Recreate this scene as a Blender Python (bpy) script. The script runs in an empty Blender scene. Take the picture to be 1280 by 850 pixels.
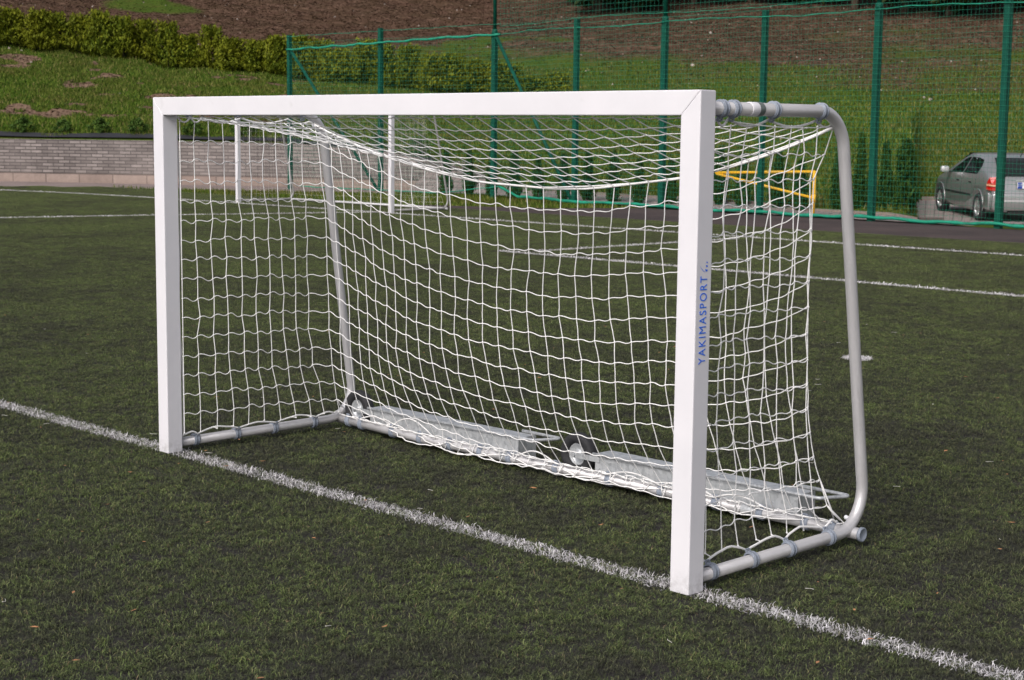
import bpy, bmesh, math, random
import numpy as np
from mathutils import Vector, Matrix
random.seed(7); RNG = np.random.default_rng(7)
S = bpy.context.scene
COL = S.collection
rad = math.radians

# ------------------------------------------------------------------ helpers
def link(name, me, mat=None, parent=None):
    if name not in bpy.data.meshes: me.name = name
    o = bpy.data.objects.new(name, me); COL.objects.link(o)
    if mat is not None and not me.materials: me.materials.append(mat)
    if parent: o.parent = parent
    return o
def obj(name, bm, mat, parent=None, smooth=False):
    me = bpy.data.meshes.new(name)
    bmesh.ops.recalc_face_normals(bm, faces=bm.faces)
    bm.to_mesh(me); bm.free()
    if smooth: me.polygons.foreach_set('use_smooth', [True]*len(me.polygons))
    return link(name, me, mat, parent)
def tag(o, label=None, cat=None, group=None, kind=None):
    if label: o['label'] = label
    if cat: o['category'] = cat
    if group: o['group'] = group
    if kind: o['kind'] = kind
    return o
def thing(name, label, cat, loc=(0,0,0), rz=0, group=None):
    o = bpy.data.objects.new(name, None); COL.objects.link(o)
    o.location = loc; o.rotation_euler = (0,0,rz); o.empty_display_size = .2
    return tag(o, label, cat, group)
def copy_tree(o, parent=None):
    c = o.copy(); COL.objects.link(c)
    if parent: c.parent = parent
    for ch in [k for k in bpy.data.objects if k.parent == o]: copy_tree(ch, c)
    return c
def box(bm, x0,x1,y0,y1,z0,z1, bev=0, M=None):
    r = bmesh.ops.create_cube(bm, size=1)
    vs = r['verts']
    for v in vs:
        v.co = Vector(((x0+x1)/2+v.co.x*(x1-x0), (y0+y1)/2+v.co.y*(y1-y0), (z0+z1)/2+v.co.z*(z1-z0)))
    if bev:
        es = list({e for v in vs for e in v.link_edges})
        r2 = bmesh.ops.bevel(bm, geom=es, offset=bev, segments=2, affect='EDGES', profile=.5)
        vs = list({v for v in r2['verts']}|{v for v in vs if v.is_valid})
    if M is not None:
        for v in vs: v.co = M @ v.co
    return vs
def prism(bm, poly, axis, a, b, bev=0):
    """poly: 2D outline in the plane normal to axis ('x','y','z'), extruded a..b"""
    def P(u,v,w):
        return {'y':(u,w,v),'x':(w,u,v),'z':(u,v,w)}[axis]
    A=[bm.verts.new(P(u,v,a)) for u,v in poly]; B=[bm.verts.new(P(u,v,b)) for u,v in poly]
    n=len(poly); fs=[bm.faces.new(A), bm.faces.new(B[::-1])]
    for i in range(n): fs.append(bm.faces.new((A[i],B[i],B[(i+1)%n],A[(i+1)%n])))
    if bev:
        es=list({e for f in fs for e in f.edges})
        bmesh.ops.bevel(bm, geom=es, offset=bev, segments=2, affect='EDGES', profile=.5)
def tube(bm, pts, r, n=10, caps=True):
    pts=[Vector(p) for p in pts]; N=len(pts)
    if not hasattr(r,'__len__'): r=[r]*N
    t0=(pts[1]-pts[0]).normalized()
    up=Vector((0,0,1)) if abs(t0.z)<.9 else Vector((1,0,0))
    nrm=(up-t0*up.dot(t0)).normalized(); rings=[]
    for i,p in enumerate(pts):
        if i==0: t=t0
        elif i==N-1: t=(pts[-1]-pts[-2]).normalized()
        else: t=((pts[i+1]-p).normalized()+(p-pts[i-1]).normalized()).normalized()
        nrm=nrm-t*nrm.dot(t)
        nrm=nrm.normalized() if nrm.length>1e-6 else t.orthogonal().normalized()
        b=t.cross(nrm)
        rings.append([bm.verts.new(p+(nrm*math.cos(2*math.pi*k/n)+b*math.sin(2*math.pi*k/n))*r[i]) for k in range(n)])
    for i in range(N-1):
        for k in range(n):
            f=bm.faces.new((rings[i][k],rings[i][(k+1)%n],rings[i+1][(k+1)%n],rings[i+1][k])); f.smooth=True
    if caps:
        bm.faces.new(rings[0][::-1]); bm.faces.new(rings[-1])
def fillet(pts, R, n=7):
    pts=[Vector(p) for p in pts]; out=[pts[0]]
    for i in range(1,len(pts)-1):
        p=pts[i]; a=(pts[i-1]-p).normalized(); b=(pts[i+1]-p).normalized()
        ang=a.angle(b); d=R/math.tan(ang/2)
        A=p+a*d; B=p+b*d; c=p+(a+b).normalized()*(R/math.sin(ang/2))
        for k in range(n+1):
            t=k/n; v=(A-c).normalized().slerp((B-c).normalized(),t).normalized()
            out.append(c+v*R)
    out.append(pts[-1]); return out
def lathe(bm, prof, n=24, M=None, closed=False):
    """prof: list of (r, h) around local Z"""
    rings=[]
    for r,h in prof:
        if r<1e-6: rings.append([bm.verts.new((0,0,h))])
        else: rings.append([bm.verts.new((r*math.cos(2*math.pi*k/n), r*math.sin(2*math.pi*k/n), h)) for k in range(n)])
    m=len(prof)
    for i in range(m if closed else m-1):
        A,B=rings[i],rings[(i+1)%m]
        for k in range(n):
            k2=(k+1)%n
            if len(A)==1 and len(B)==1: continue
            if len(A)==1: f=bm.faces.new((A[0],B[k2],B[k]))
            elif len(B)==1: f=bm.faces.new((A[k],A[k2],B[0]))
            else: f=bm.faces.new((A[k],A[k2],B[k2],B[k]))
            f.smooth=True
    if M is not None:
        for rg in rings:
            for v in rg: v.co=M@v.co
def np_mesh(name, verts, faces, mat, attrs=None, parent=None, smooth=False):
    """faces (F,k) int array"""
    verts=np.asarray(verts,dtype=np.float32); faces=np.asarray(faces,dtype=np.int32)
    me=bpy.data.meshes.new(name); F,k=faces.shape
    me.vertices.add(len(verts)); me.vertices.foreach_set('co', verts.ravel())
    me.loops.add(F*k); me.loops.foreach_set('vertex_index', faces.ravel())
    me.polygons.add(F); me.polygons.foreach_set('loop_start', np.arange(F,dtype=np.int32)*k)
    me.polygons.foreach_set('loop_total', np.full(F,k,dtype=np.int32))
    if smooth: me.polygons.foreach_set('use_smooth', np.ones(F,dtype=bool))
    me.update(calc_edges=True)
    for an,av in (attrs or {}).items():
        av=np.asarray(av,dtype=np.float32)
        if av.ndim==1:
            a=me.attributes.new(an,'FLOAT','POINT'); a.data.foreach_set('value', av)
        else:
            a=me.attributes.new(an,'FLOAT_VECTOR','POINT'); a.data.foreach_set('vector', av.ravel())
    return link(name, me, mat, parent)
# value noise
_P = RNG.random((256,256))
def vnoise(x,y):
    xi=np.floor(x).astype(int); yi=np.floor(y).astype(int); fx=x-xi; fy=y-yi
    fx=fx*fx*(3-2*fx); fy=fy*fy*(3-2*fy)
    g=lambda a,b:_P[a%256,b%256]
    return (g(xi,yi)*(1-fx)+g(xi+1,yi)*fx)*(1-fy)+(g(xi,yi+1)*(1-fx)+g(xi+1,yi+1)*fx)*fy
def fbm(x,y,o=4):
    s=0;a=.5;t=0
    for i in range(o): s=s+a*vnoise(x+17.3*i,y+9.1*i); t+=a; x=x*2.03;y=y*2.03;a*=.5
    return s/t

# ------------------------------------------------------------------ materials
def srgb(r,g,b):
    f=lambda c:(c/255/12.92) if c/255<=.04045 else ((c/255+.055)/1.055)**2.4
    return (f(r),f(g),f(b),1)
class Mat:
    def __init__(s,name):
        s.m=bpy.data.materials.new(name); s.m.use_nodes=True; s.nt=s.m.node_tree; s.N=s.nt.nodes; s.L=s.nt.links
        s.b=s.N['Principled BSDF']
    def n(s,t,**k):
        x=s.N.new(t)
        for a,v in k.items(): setattr(x,a,v)
        return x
    def l(s,a,b): s.L.new(a,b)
    def tex(s,scale,detail=4,rough=.6,coord='world',dist=0,stretch=None):
        t=s.n('ShaderNodeTexNoise'); t.inputs['Scale'].default_value=scale; t.inputs['Detail'].default_value=detail
        t.inputs['Roughness'].default_value=rough; t.inputs['Distortion'].default_value=dist
        if coord=='world': src=s.n('ShaderNodeNewGeometry').outputs['Position']
        else: src=s.n('ShaderNodeTexCoord').outputs['Object']
        if stretch:
            mp=s.n('ShaderNodeMapping'); mp.inputs['Scale'].default_value=stretch; s.l(src,mp.inputs[0]); src=mp.outputs[0]
        s.l(src,t.inputs['Vector']); return t.outputs['Fac']
    def ramp(s,fac,stops,interp='LINEAR'):
        r=s.n('ShaderNodeValToRGB'); r.color_ramp.interpolation=interp
        e=r.color_ramp.elements
        while len(e)<len(stops): e.new(.5)
        for i,(p,c) in enumerate(stops):
            e[i].position=p; e[i].color=c if hasattr(c,'__len__') else (c,c,c,1)
        s.l(fac,r.inputs[0]); return r.outputs[0]
    def mix(s,fac,a,b,mode='MIX'):
        m=s.n('ShaderNodeMix',data_type='RGBA',blend_type=mode)
        for i,v in ((0,fac),(6,a),(7,b)):
            if hasattr(v,'is_linked') or isinstance(v,bpy.types.NodeSocket): s.l(v,m.inputs[i])
            else: m.inputs[i].default_value=v
        return m.outputs[2]
    def math(s,op,a,b=0,c=0):
        m=s.n('ShaderNodeMath',operation=op)
        for i,v in enumerate((a,b,c)):
            if isinstance(v,bpy.types.NodeSocket): s.l(v,m.inputs[i])
            else: m.inputs[i].default_value=v
        return m.outputs[0]
    def attr(s,name):
        a=s.n('ShaderNodeAttribute'); a.attribute_name=name; return a.outputs['Fac']
    def bump(s,h,strength=.3,dist=.01):
        b=s.n('ShaderNodeBump'); b.inputs['Strength'].default_value=strength; b.inputs['Distance'].default_value=dist
        s.l(h,b.inputs['Height']); s.l(b.outputs[0],s.b.inputs['Normal'])
    def base(s,c):
        if isinstance(c,bpy.types.NodeSocket): s.l(c,s.b.inputs['Base Color'])
        else: s.b.inputs['Base Color'].default_value=c
        return s
    def set(s,**k):
        for a,v in k.items(): s.b.inputs[a.replace('_',' ')].default_value=v
        return s
def simple(name,c,rough=.5,metal=0,var=.0,scale=20,coord='obj',bump=0):
    m=Mat(name); m.set(Roughness=rough,Metallic=metal)
    if var:
        f=m.tex(scale,5,.6,coord)
        lo=tuple(x*(1-var) for x in c[:3])+(1,); hi=tuple(min(1,x*(1+var)) for x in c[:3])+(1,)
        m.base(m.ramp(f,[(.3,lo),(.7,hi)]))
        if bump: m.bump(f,bump,.003)
    else: m.base(c)
    return m.m

# white powder-coated aluminium: faint dirt towards no particular direction
def white_paint():
    m=Mat('white_paint'); a=m.tex(3,6,.7,'obj'); b=m.tex(60,3,.5,'obj')
    c=m.ramp(a,[(.35,(.70,.69,.71,1)),(.65,(.75,.735,.755,1))])
    s=m.tex(14,8,.75,'obj'); sp=m.ramp(s,[(.72,0.0),(.78,1.0)])
    c=m.mix(m.math('MULTIPLY',sp,.4),c,(.5,.48,.45,1))
    tc=m.n('ShaderNodeTexCoord'); sx=m.n('ShaderNodeSeparateXYZ'); m.l(tc.outputs['Object'],sx.inputs[0])
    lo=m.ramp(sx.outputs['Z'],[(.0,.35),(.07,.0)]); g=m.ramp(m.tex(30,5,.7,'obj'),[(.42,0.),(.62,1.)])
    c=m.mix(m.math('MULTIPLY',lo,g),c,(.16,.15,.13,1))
    sm=m.ramp(m.tex(5.5,3,.55,'obj'),[(.70,0.),(.76,.22)]); c=m.mix(sm,c,(.42,.42,.38,1))
    m.base(c); m.l(m.ramp(m.tex(9,4,.6,'obj'),[(.3,.30),(.7,.48)]),m.b.inputs['Roughness']); m.bump(b,.05,.001); return m.m
M_white=white_paint()
def alu():
    m=Mat('silver_aluminium'); a=m.tex(8,5,.6,'obj'); s=m.tex(4,6,.7,'obj',stretch=(30,2,2))
    m.base(m.mix(.5,m.ramp(a,[(.3,(.53,.52,.52,1)),(.7,(.63,.62,.62,1))]),m.ramp(s,[(.3,(.52,.51,.51,1)),(.7,(.65,.64,.64,1))])))
    m.set(Metallic=.4); m.l(m.ramp(s,[(.3,.34),(.7,.48)]),m.b.inputs['Roughness']); return m.m
M_alu=alu()
def galv():
    m=Mat('galvanised_steel'); v=m.n('ShaderNodeTexVoronoi'); v.inputs['Scale'].default_value=55
    tc=m.n('ShaderNodeTexCoord'); m.l(tc.outputs['Object'],v.inputs['Vector'])
    sp=m.ramp(v.outputs['Color'],[(.1,(.40,.42,.43,1)),(.9,(.62,.64,.65,1))])
    st=m.tex(3,6,.7,'obj',stretch=(14,14,1.5))
    c=m.mix(m.ramp(st,[(.45,0.),(.7,.7)]),sp,(.72,.73,.73,1))
    m.base(c).set(Metallic=.55,Roughness=.45); return m.m
M_galv=galv()
M_oldalu=simple('dull_aluminium',(.34,.33,.32,1),.5,.3,.1,8)
M_clip=simple('grey_blue_plastic',(.235,.265,.315,1),.45,0,.12,30)
M_cord=simple('white_net_cord',(.80,.79,.76,1),.75,0,.08,40)
def cord_mat(name,c):
    m=Mat(name); m.base(c).set(Roughness=.7)
    tr=m.n('ShaderNodeBsdfTranslucent'); tr.inputs['Color'].default_value=c; mx=m.n('ShaderNodeMixShader'); mx.inputs[0].default_value=.3
    out=m.N['Material Output']; m.l(m.b.outputs[0],mx.inputs[1]); m.l(tr.outputs[0],mx.inputs[2]); m.l(mx.outputs[0],out.inputs['Surface']); return m.m
M_cord=simple('white_nylon_cord',(.90,.89,.87,1),.6)
M_cordf=simple('weathered_net_cord',(.60,.58,.52,1),.8)
M_rope=simple('white_rope',(.82,.81,.79,1),.7,0,.08,60)
M_blue=simple('blue_lettering',(.008,.15,.80,1),.4)
M_seam=simple('sticker_dark',(.12,.14,.13,1),.4)
M_tyre=simple('black_rubber',(.022,.022,.024,1),.75,0,.2,40)
M_hook=simple('white_plastic',(.75,.76,.78,1),.4)
M_green=simple('green_painted_steel',(.002,.066,.042,1),.6,0,.3,6); M_green.node_tree.nodes['Principled BSDF'].inputs['Specular IOR Level'].default_value=.2
M_gnet=simple('green_netting',(.005,.17,.10,1),.6,0,.2,3)
M_grope=simple('green_edge_rope',(.003,.21,.125,1),.6,0,.3,8)
M_yellow=simple('yellow_paint',(.85,.47,.02,1),.4,0,.12,6)

def turf_mat():
    m=Mat('turf_fibre'); t=m.attr('tint')
    big=m.tex(.55,4,.6); mid=m.tex(3.5,4,.65); gp=m.n('ShaderNodeNewGeometry').outputs['Position']
    c=m.ramp(t,[(0,(.050,.084,.020,1)),(.35,(.142,.215,.048,1)),(.7,(.245,.335,.086,1)),(.93,(.42,.47,.18,1)),(1.,(.44,.30,.17,1))])
    c2=m.ramp(t,[(0,(.026,.028,.020,1)),(.5,(.080,.088,.046,1)),(1.,(.21,.22,.11,1))])
    f=m.ramp(m.math('ADD',m.math('MULTIPLY',big,.45),m.math('MULTIPLY',mid,.55)),[(.40,.85),(.56,0.)])
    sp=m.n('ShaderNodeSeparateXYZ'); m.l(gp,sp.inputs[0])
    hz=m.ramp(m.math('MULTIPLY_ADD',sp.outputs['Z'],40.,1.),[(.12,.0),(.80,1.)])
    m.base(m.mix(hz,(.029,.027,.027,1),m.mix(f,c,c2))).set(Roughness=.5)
    m.b.inputs['Specular IOR Level'].default_value=.12; return m.m
M_turf=turf_mat()
def turf_base_mat():
    m=Mat('rubber_infill'); m.b.inputs['Specular IOR Level'].default_value=.15; a=m.tex(180,3,.6); b=m.tex(2,4,.6)
    m.base(m.mix(m.ramp(b,[(.4,0.),(.6,.6)]),m.ramp(a,[(.35,(.020,.017,.020,1)),(.7,(.055,.050,.050,1))]),(.042,.046,.028,1)))
    m.set(Roughness=.9); m.bump(a,.6,.01); return m.m
M_tbase=turf_base_mat()
def line_mat():
    m=Mat('white_fibre'); t=m.attr('tint')
    m.base(m.ramp(t,[(0,(.26,.245,.25,1)),(.3,(.52,.50,.51,1)),(1,(.80,.78,.80,1))])).set(Roughness=.55); return m.m
M_line=line_mat()
def ground_mat():
    """hill: lawn and bare leaf-littered soil, split by the 'dirt' attribute"""
    m=Mat('hillside_ground'); m.b.inputs['Specular IOR Level'].default_value=.08; d=m.attr('dirt')
    a=m.tex(1.1,6,.7); b=m.tex(9,5,.7); c=m.tex(32,4,.6)
    gr=m.mix(m.ramp(b,[(.35,0.),(.65,1.)]),(.026,.054,.006,1),(.074,.112,.013,1))
    gr=m.mix(m.ramp(a,[(.45,0.),(.7,.8)]),gr,(.088,.088,.020,1))
    br=m.mix(m.ramp(b,[(.3,0.),(.7,1.)]),(.050,.027,.018,1),(.120,.068,.046,1))
    br=m.mix(m.ramp(a,[(.35,0.),(.6,.6)]),br,(.048,.034,.016,1)); br=m.mix(m.ramp(m.tex(2.6,6,.75),[(.5,0.),(.68,.8)]),br,(.20,.125,.088,1))
    f=m.math('ADD',d,m.math('MULTIPLY',m.math('SUBTRACT',b,.5),.9))
    br=m.mix(m.math('MULTIPLY',m.attr('bare'),.9),br,m.mix(m.ramp(b,[(.3,0.),(.7,1.)]),(.15,.095,.062,1),(.30,.205,.145,1)))
    m.base(m.mix(m.ramp(f,[(.40,0.),(.60,1.)]),gr,br)).set(Roughness=.95)
    m.bump(m.math('ADD',c,b),.5,.03); return m.m
M_ground=ground_mat()
def tuft_mat():
    m=Mat('grass_tufts'); m.b.inputs['Specular IOR Level'].default_value=.08; t=m.attr('tint'); a=m.tex(.35,4,.6)
    c=m.ramp(t,[(0,(.020,.052,.005,1)),(.5,(.068,.125,.012,1)),(.85,(.135,.175,.026,1)),(1,(.21,.18,.07,1))])
    c2=m.ramp(t,[(0,(.040,.052,.008,1)),(.6,(.098,.104,.018,1)),(1,(.21,.17,.07,1))])
    m.base(m.mix(m.ramp(a,[(.42,0.),(.66,.8)]),c,c2)).set(Roughness=.7); return m.m
M_tuft=tuft_mat()
def litter_mat():
    m=Mat('leaf_litter'); m.b.inputs['Specular IOR Level'].default_value=.08; t=m.attr('tint')
    m.base(m.ramp(t,[(0,(.035,.017,.010,1)),(.5,(.088,.046,.029,1)),(.80,(.16,.092,.062,1)),(.95,(.30,.205,.155,1)),(1,(.42,.38,.33,1))])).set(Roughness=.9); return m.m
M_litter=litter_mat()
def foliage_mat(name,stops,tr=.0):
    m=Mat(name); m.b.inputs['Specular IOR Level'].default_value=.12; t=m.attr('tint'); a=m.tex(.8,3,.5)
    c=m.ramp(t,stops)
    m.base(m.mix(m.ramp(a,[(.4,0.),(.7,.35)]),c,stops[-1][1])).set(Roughness=.65); return m.m
M_hedge=foliage_mat('golden_thuja',[(0,(.022,.040,.005,1)),(.4,(.066,.098,.006,1)),(.8,(.145,.168,.010,1)),(1,(.23,.225,.014,1))])
M_thuja=foliage_mat('dark_thuja',[(0,(.008,.022,.004,1)),(.5,(.020,.052,.008,1)),(1,(.050,.098,.014,1))])
M_leaf=foliage_mat('forest_foliage',[(0,(.010,.018,.006,1)),(.6,(.024,.040,.010,1)),(1,(.05,.07,.02,1))])
M_weed=foliage_mat('young_shrub_leaf',[(0,(.016,.040,.008,1)),(.6,(.05,.10,.016,1)),(1,(.09,.15,.03,1))])
M_bark=simple('bark',(.07,.048,.032,1),.9,0,.4,5,'obj',.6)
def brick_mat(name,sc,c1,c2,mortar,bw,bh,ms=.02,axis='wall',rough=.9):
    m=Mat(name); br=m.n('ShaderNodeTexBrick'); br.inputs['Scale'].default_value=1
    tc=m.n('ShaderNodeTexCoord'); br.inputs['Brick Width'].default_value=bw; br.inputs['Row Height'].default_value=bh
    br.inputs['Mortar Size'].default_value=ms; br.inputs['Bias'].default_value=0; br.offset=.5
    br.inputs['Color1'].default_value=c1; br.inputs['Color2'].default_value=c2; br.inputs['Mortar'].default_value=mortar
    m.l(tc.outputs['UV'],br.inputs['Vector'])
    n1=m.tex(6,6,.7); n2=m.tex(.6,3,.6)
    c=m.mix(m.ramp(n1,[(.3,0.),(.75,.55)]),br.outputs['Color'],tuple(x*.45 for x in c1[:3])+(1,))
    c=m.mix(m.ramp(n2,[(.4,0.),(.7,.35)]),c,tuple(x*1.15 for x in c2[:3])+(1,))
    m.base(c).set(Roughness=rough)
    h=m.math('SUBTRACT',m.math('MULTIPLY',n1,.3),br.outputs['Fac']); m.bump(h,.8,.02); return m.m
M_wall=brick_mat('split_stone_blocks',1,(.125,.105,.096,1),(.265,.228,.21,1),(.05,.042,.04,1),.33,.088,.011)
M_kerbs=brick_mat('pinkish_kerb_blocks',1,(.21,.155,.13,1),(.285,.22,.185,1),(.08,.062,.055,1),1.0,.30,.012)
M_pave=brick_mat('concrete_pavers',1,(.26,.215,.20,1),(.36,.305,.28,1),(.13,.11,.10,1),.20,.20,.012)
def asphalt_mat(name,lo,hi,sp):
    m=Mat(name); a=m.tex(40,5,.7); b=m.tex(.7,5,.6)
    c=m.mix(m.ramp(b,[(.35,0.),(.65,1.)]),lo,hi); g=m.ramp(a,[(.60,0.),(.72,1.)])
    m.base(m.mix(m.math('MULTIPLY',g,.5),c,sp)).set(Roughness=.9); m.bump(a,.8,.02); return m.m
M_dark=asphalt_mat('dark_rubber_strip',(.034,.022,.021,1),(.066,.044,.040,1),(.15,.11,.10,1))
M_road=asphalt_mat('pale_asphalt',(.20,.155,.14,1),(.26,.205,.185,1),(.38,.32,.28,1))
M_fabric=simple('black_ground_fabric',(.018,.018,.022,1),.7,0,.3,3,'world')
def car_paint():
    m=Mat('silver_car_paint'); a=m.tex(400,2,.5,'obj')
    m.base(m.ramp(a,[(.3,(.36,.36,.355,1)),(.7,(.44,.44,.43,1))])).set(Metallic=.7,Roughness=.32)
    m.b.inputs['Coat Weight'].default_value=.5; m.b.inputs['Coat Roughness'].default_value=.08; return m.m
M_car=car_paint()
M_glass=simple('dark_car_glass',(.012,.016,.014,1),.06); 
M_plasticb=simple('black_trim',(.02,.02,.02,1),.5)
M_red=simple('red_lens',(.55,.012,.01,1),.15); M_clear=simple('amber_clear_lens',(.75,.42,.25,1),.15)
M_rim=simple('alloy_rim',(.55,.55,.54,1),.3,.7); M_plate=simple('plate_white',(.75,.75,.75,1),.4)
M_eu=simple('plate_blue',(.01,.05,.35,1),.4); M_shine=simple('mirror_cap',(.62,.62,.61,1),.25,.4)

# ------------------------------------------------------------------ camera
P0=np.array([6.3737342,-3.9542378,1.4741420]); YAW,PIT,ROLL,FPX=0.7964749324,-0.1291662208,0.0104663983,2010.6108
fw=Vector((-math.sin(YAW)*math.cos(PIT),math.cos(YAW)*math.cos(PIT),math.sin(PIT)))
rt=Vector((math.cos(YAW),math.sin(YAW),0)); up=rt.cross(fw)
c_,s_=math.cos(ROLL),math.sin(ROLL); R_=rt*c_+up*s_; U_=up*c_-rt*s_
cam=bpy.data.cameras.new('camera'); co=bpy.data.objects.new('camera',cam); COL.objects.link(co)
Mx=Matrix((R_,U_,-fw)).transposed().to_4x4(); Mx.translation=Vector(P0); co.matrix_world=Mx
cam.sensor_width=36; cam.lens=FPX/1280*36; cam.clip_start=.05; cam.clip_end=5000
cam.dof.use_dof=True; cam.dof.focus_distance=7.0; cam.dof.aperture_fstop=10
S.camera=co
F2=np.array([-math.sin(YAW),math.cos(YAW)]); R2=np.array([math.cos(YAW),math.sin(YAW)]); KC=FPX/math.cos(PIT)
def pos(c,D):
    """world ground point on bearing c (bearing measured as tangent*focal + 640) at distance D from the tripod"""
    th=np.arctan((np.asarray(c,float)-640)/KC)
    return P0[0]+D*(np.cos(th)*F2[0]+np.sin(th)*R2[0]), P0[1]+D*(np.cos(th)*F2[1]+np.sin(th)*R2[1])
def bearing(x,y):
    dx=np.asarray(x,float)-P0[0]; dy=np.asarray(y,float)-P0[1]
    a=dx*F2[0]+dy*F2[1]; b=dx*R2[0]+dy*R2[1]; d=np.hypot(dx,dy)
    th=np.clip(np.arctan2(b,a),-1.35,1.35); return 640+KC*np.tan(th), d, np.abs(np.arctan2(b,a))

# ------------------------------------------------------------------ terrain
CK=[-1500,-600,0,190,360,540,610,640,900,1137,1146,1280,2500]
TD0=[55,50,46.75,44.6,43.1,40.9,39.8,39,33.5,31.5,41.5,42,42]       # foot of the slope / wall
TZ0=[1.1,1.1,1.1,1.1,1.08,.62,.30,.0,.0,.0,-.12,-.10,-.10]
TDH=[66,66,64,64,62,60,60,60,60,61,61,62,62]
TZH=[4.6,4.4,4.15,3.9,3.4,2.95,2.9,2.88,2.8,2.9,3.0,3.0,3.0]
T85=[9,8.8,8.5,8.3,8.2,8.2,8.2,8.2,8.4,8.6,8.6,8.7,8.7]
def tz(x,y,rough=True):
    c,d,th=bearing(x,y); f=lambda T:np.interp(c,CK,T)
    D0,Z0,DH,ZH,Z85=f(TD0),f(TZ0),f(TDH),f(TZH),f(T85)
    h=np.where(d<DH, Z0+(ZH-Z0)*np.clip((d-D0)/(DH-D0),0,1),
      np.where(d<85, ZH+(Z85-ZH)*(d-DH)/(85-DH),
      np.where(d<125, Z85+(d-85)*.27, np.where(d<320, Z85+10.8+(d-125)*.14, Z85+38.1))))
    n=(fbm(x*.12,y*.12,3)-.5)*.9*np.clip((d-D0)/12,0,1)+(fbm(x*.9+50,y*.9,3)-.5)*.28*np.clip((d-D0)/3,0,1)
    z=np.where(d>D0, h+(n if rough else 0), -.05)
    dip=np.interp(d,[28.5,30,36,38.2,41.5],[-.05,-.08,-.36,-.285,-.15])
    w=np.clip((c-1132)/14,0,1)
    z=np.where(d<=D0, -.05*(1-w)+dip*w, z)
    fade=np.clip((1.25-th)/.3,0,1)
    return z*fade+(-.05)*(1-fade)
def dirt(x,y):
    c,d,th=bearing(x,y); n=fbm(x*.10+3,y*.10,4); n2=fbm(x*.5,y*.5+7,4); DH=np.interp(c,CK,TDH)
    lo=np.interp(c,[0,360,600,760,900,1280],[5.,7.,12.,11.,7.,5.5])
    a=np.clip((d-(DH+lo)+(n-.5)*17+(n2-.5)*10)/np.interp(c,[400,700],[5,12]),-1,1)*.5+.5
    right=np.clip((c-620)/250,0,1)
    a=a*(1-.30*(n2<.42)*(1-right))
    # bare scuffed patches in the lower lawn, mostly on the left
    n3=fbm(x*1.3+5,y*1.3+2,3); b=np.clip((n2*.55+n3*.45-.565)*14,0,1)*np.clip((d-np.interp(c,CK,TD0))/4,0,1)*np.where(c<420,.85,.35)
    global BARE
    BARE=b*(1-a)
    r=np.maximum(a,b)
    g=np.clip((vnoise(x*.13+40,y*.13+11)-.74)*8,0,1)*np.where(c<400,.8,.0)
    return np.clip(r*(1-g),0,1)
cs=np.concatenate([np.linspace(-14000,-1500,24),np.linspace(-1200,-200,24),np.linspace(-160,1440,330),np.linspace(1500,2500,24),np.linspace(2900,14000,24)])
th=np.arctan((cs-640)/KC); th=np.concatenate([th,np.linspace(th[-1]+.1,th[0]+2*math.pi-.1,26)])
cc=640+KC*np.tan(np.clip(np.where(th>math.pi,th-2*math.pi,th),-1.35,1.35))
D0c=np.interp(cc,CK,TD0)
rings=[]
for t in [0.5,8,16,22]: rings.append(np.full(len(th),float(t)))
for t in np.linspace(0,1,22): rings.append(25+(D0c-.01-25)*t)
DHc=np.interp(cc,CK,TDH)
for t in np.linspace(0,1,80): rings.append(D0c+.02+(DHc-D0c-.02)*t)
for t in np.linspace(0,1,70)[1:]: rings.append(DHc+(96-DHc)*t)
for t in [100,108,118,130,160,220,320,500,900,1600,3000]: rings.append(np.full(len(th),float(t)))
D=np.array(rings)
X=P0[0]+D*(np.cos(th)*F2[0]+np.sin(th)*R2[0]); Y=P0[1]+D*(np.cos(th)*F2[1]+np.sin(th)*R2[1])
Z=tz(X.ravel(),Y.ravel()).reshape(X.shape)
nr,na=X.shape; V=np.stack([X.ravel(),Y.ravel(),Z.ravel()],1)
i,j=np.meshgrid(np.arange(nr-1),np.arange(na),indexing='ij'); j2=(j+1)%na
Fq=np.stack([i*na+j,i*na+j2,(i+1)*na+j2,(i+1)*na+j],-1).reshape(-1,4)
V=np.vstack([V,[[P0[0],P0[1],-.05]]])
gd=np.append(dirt(X.ravel(),Y.ravel()),0); gb=np.append(BARE,0)
g=np_mesh('ground',V,Fq,M_ground,{'dirt':gd,'bare':gb},smooth=True); tag(g,kind='structure')
bmf=bmesh.new(); bmf.from_mesh(g.data); bmf.verts.ensure_lookup_table(); cv=bmf.verts[len(V)-1]
for k in range(na): bmf.faces.new((bmf.verts[(k+1)%na],bmf.verts[k],cv))
bmesh.ops.recalc_face_normals(bmf,faces=bmf.faces); bmf.to_mesh(g.data); bmf.free()

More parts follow.
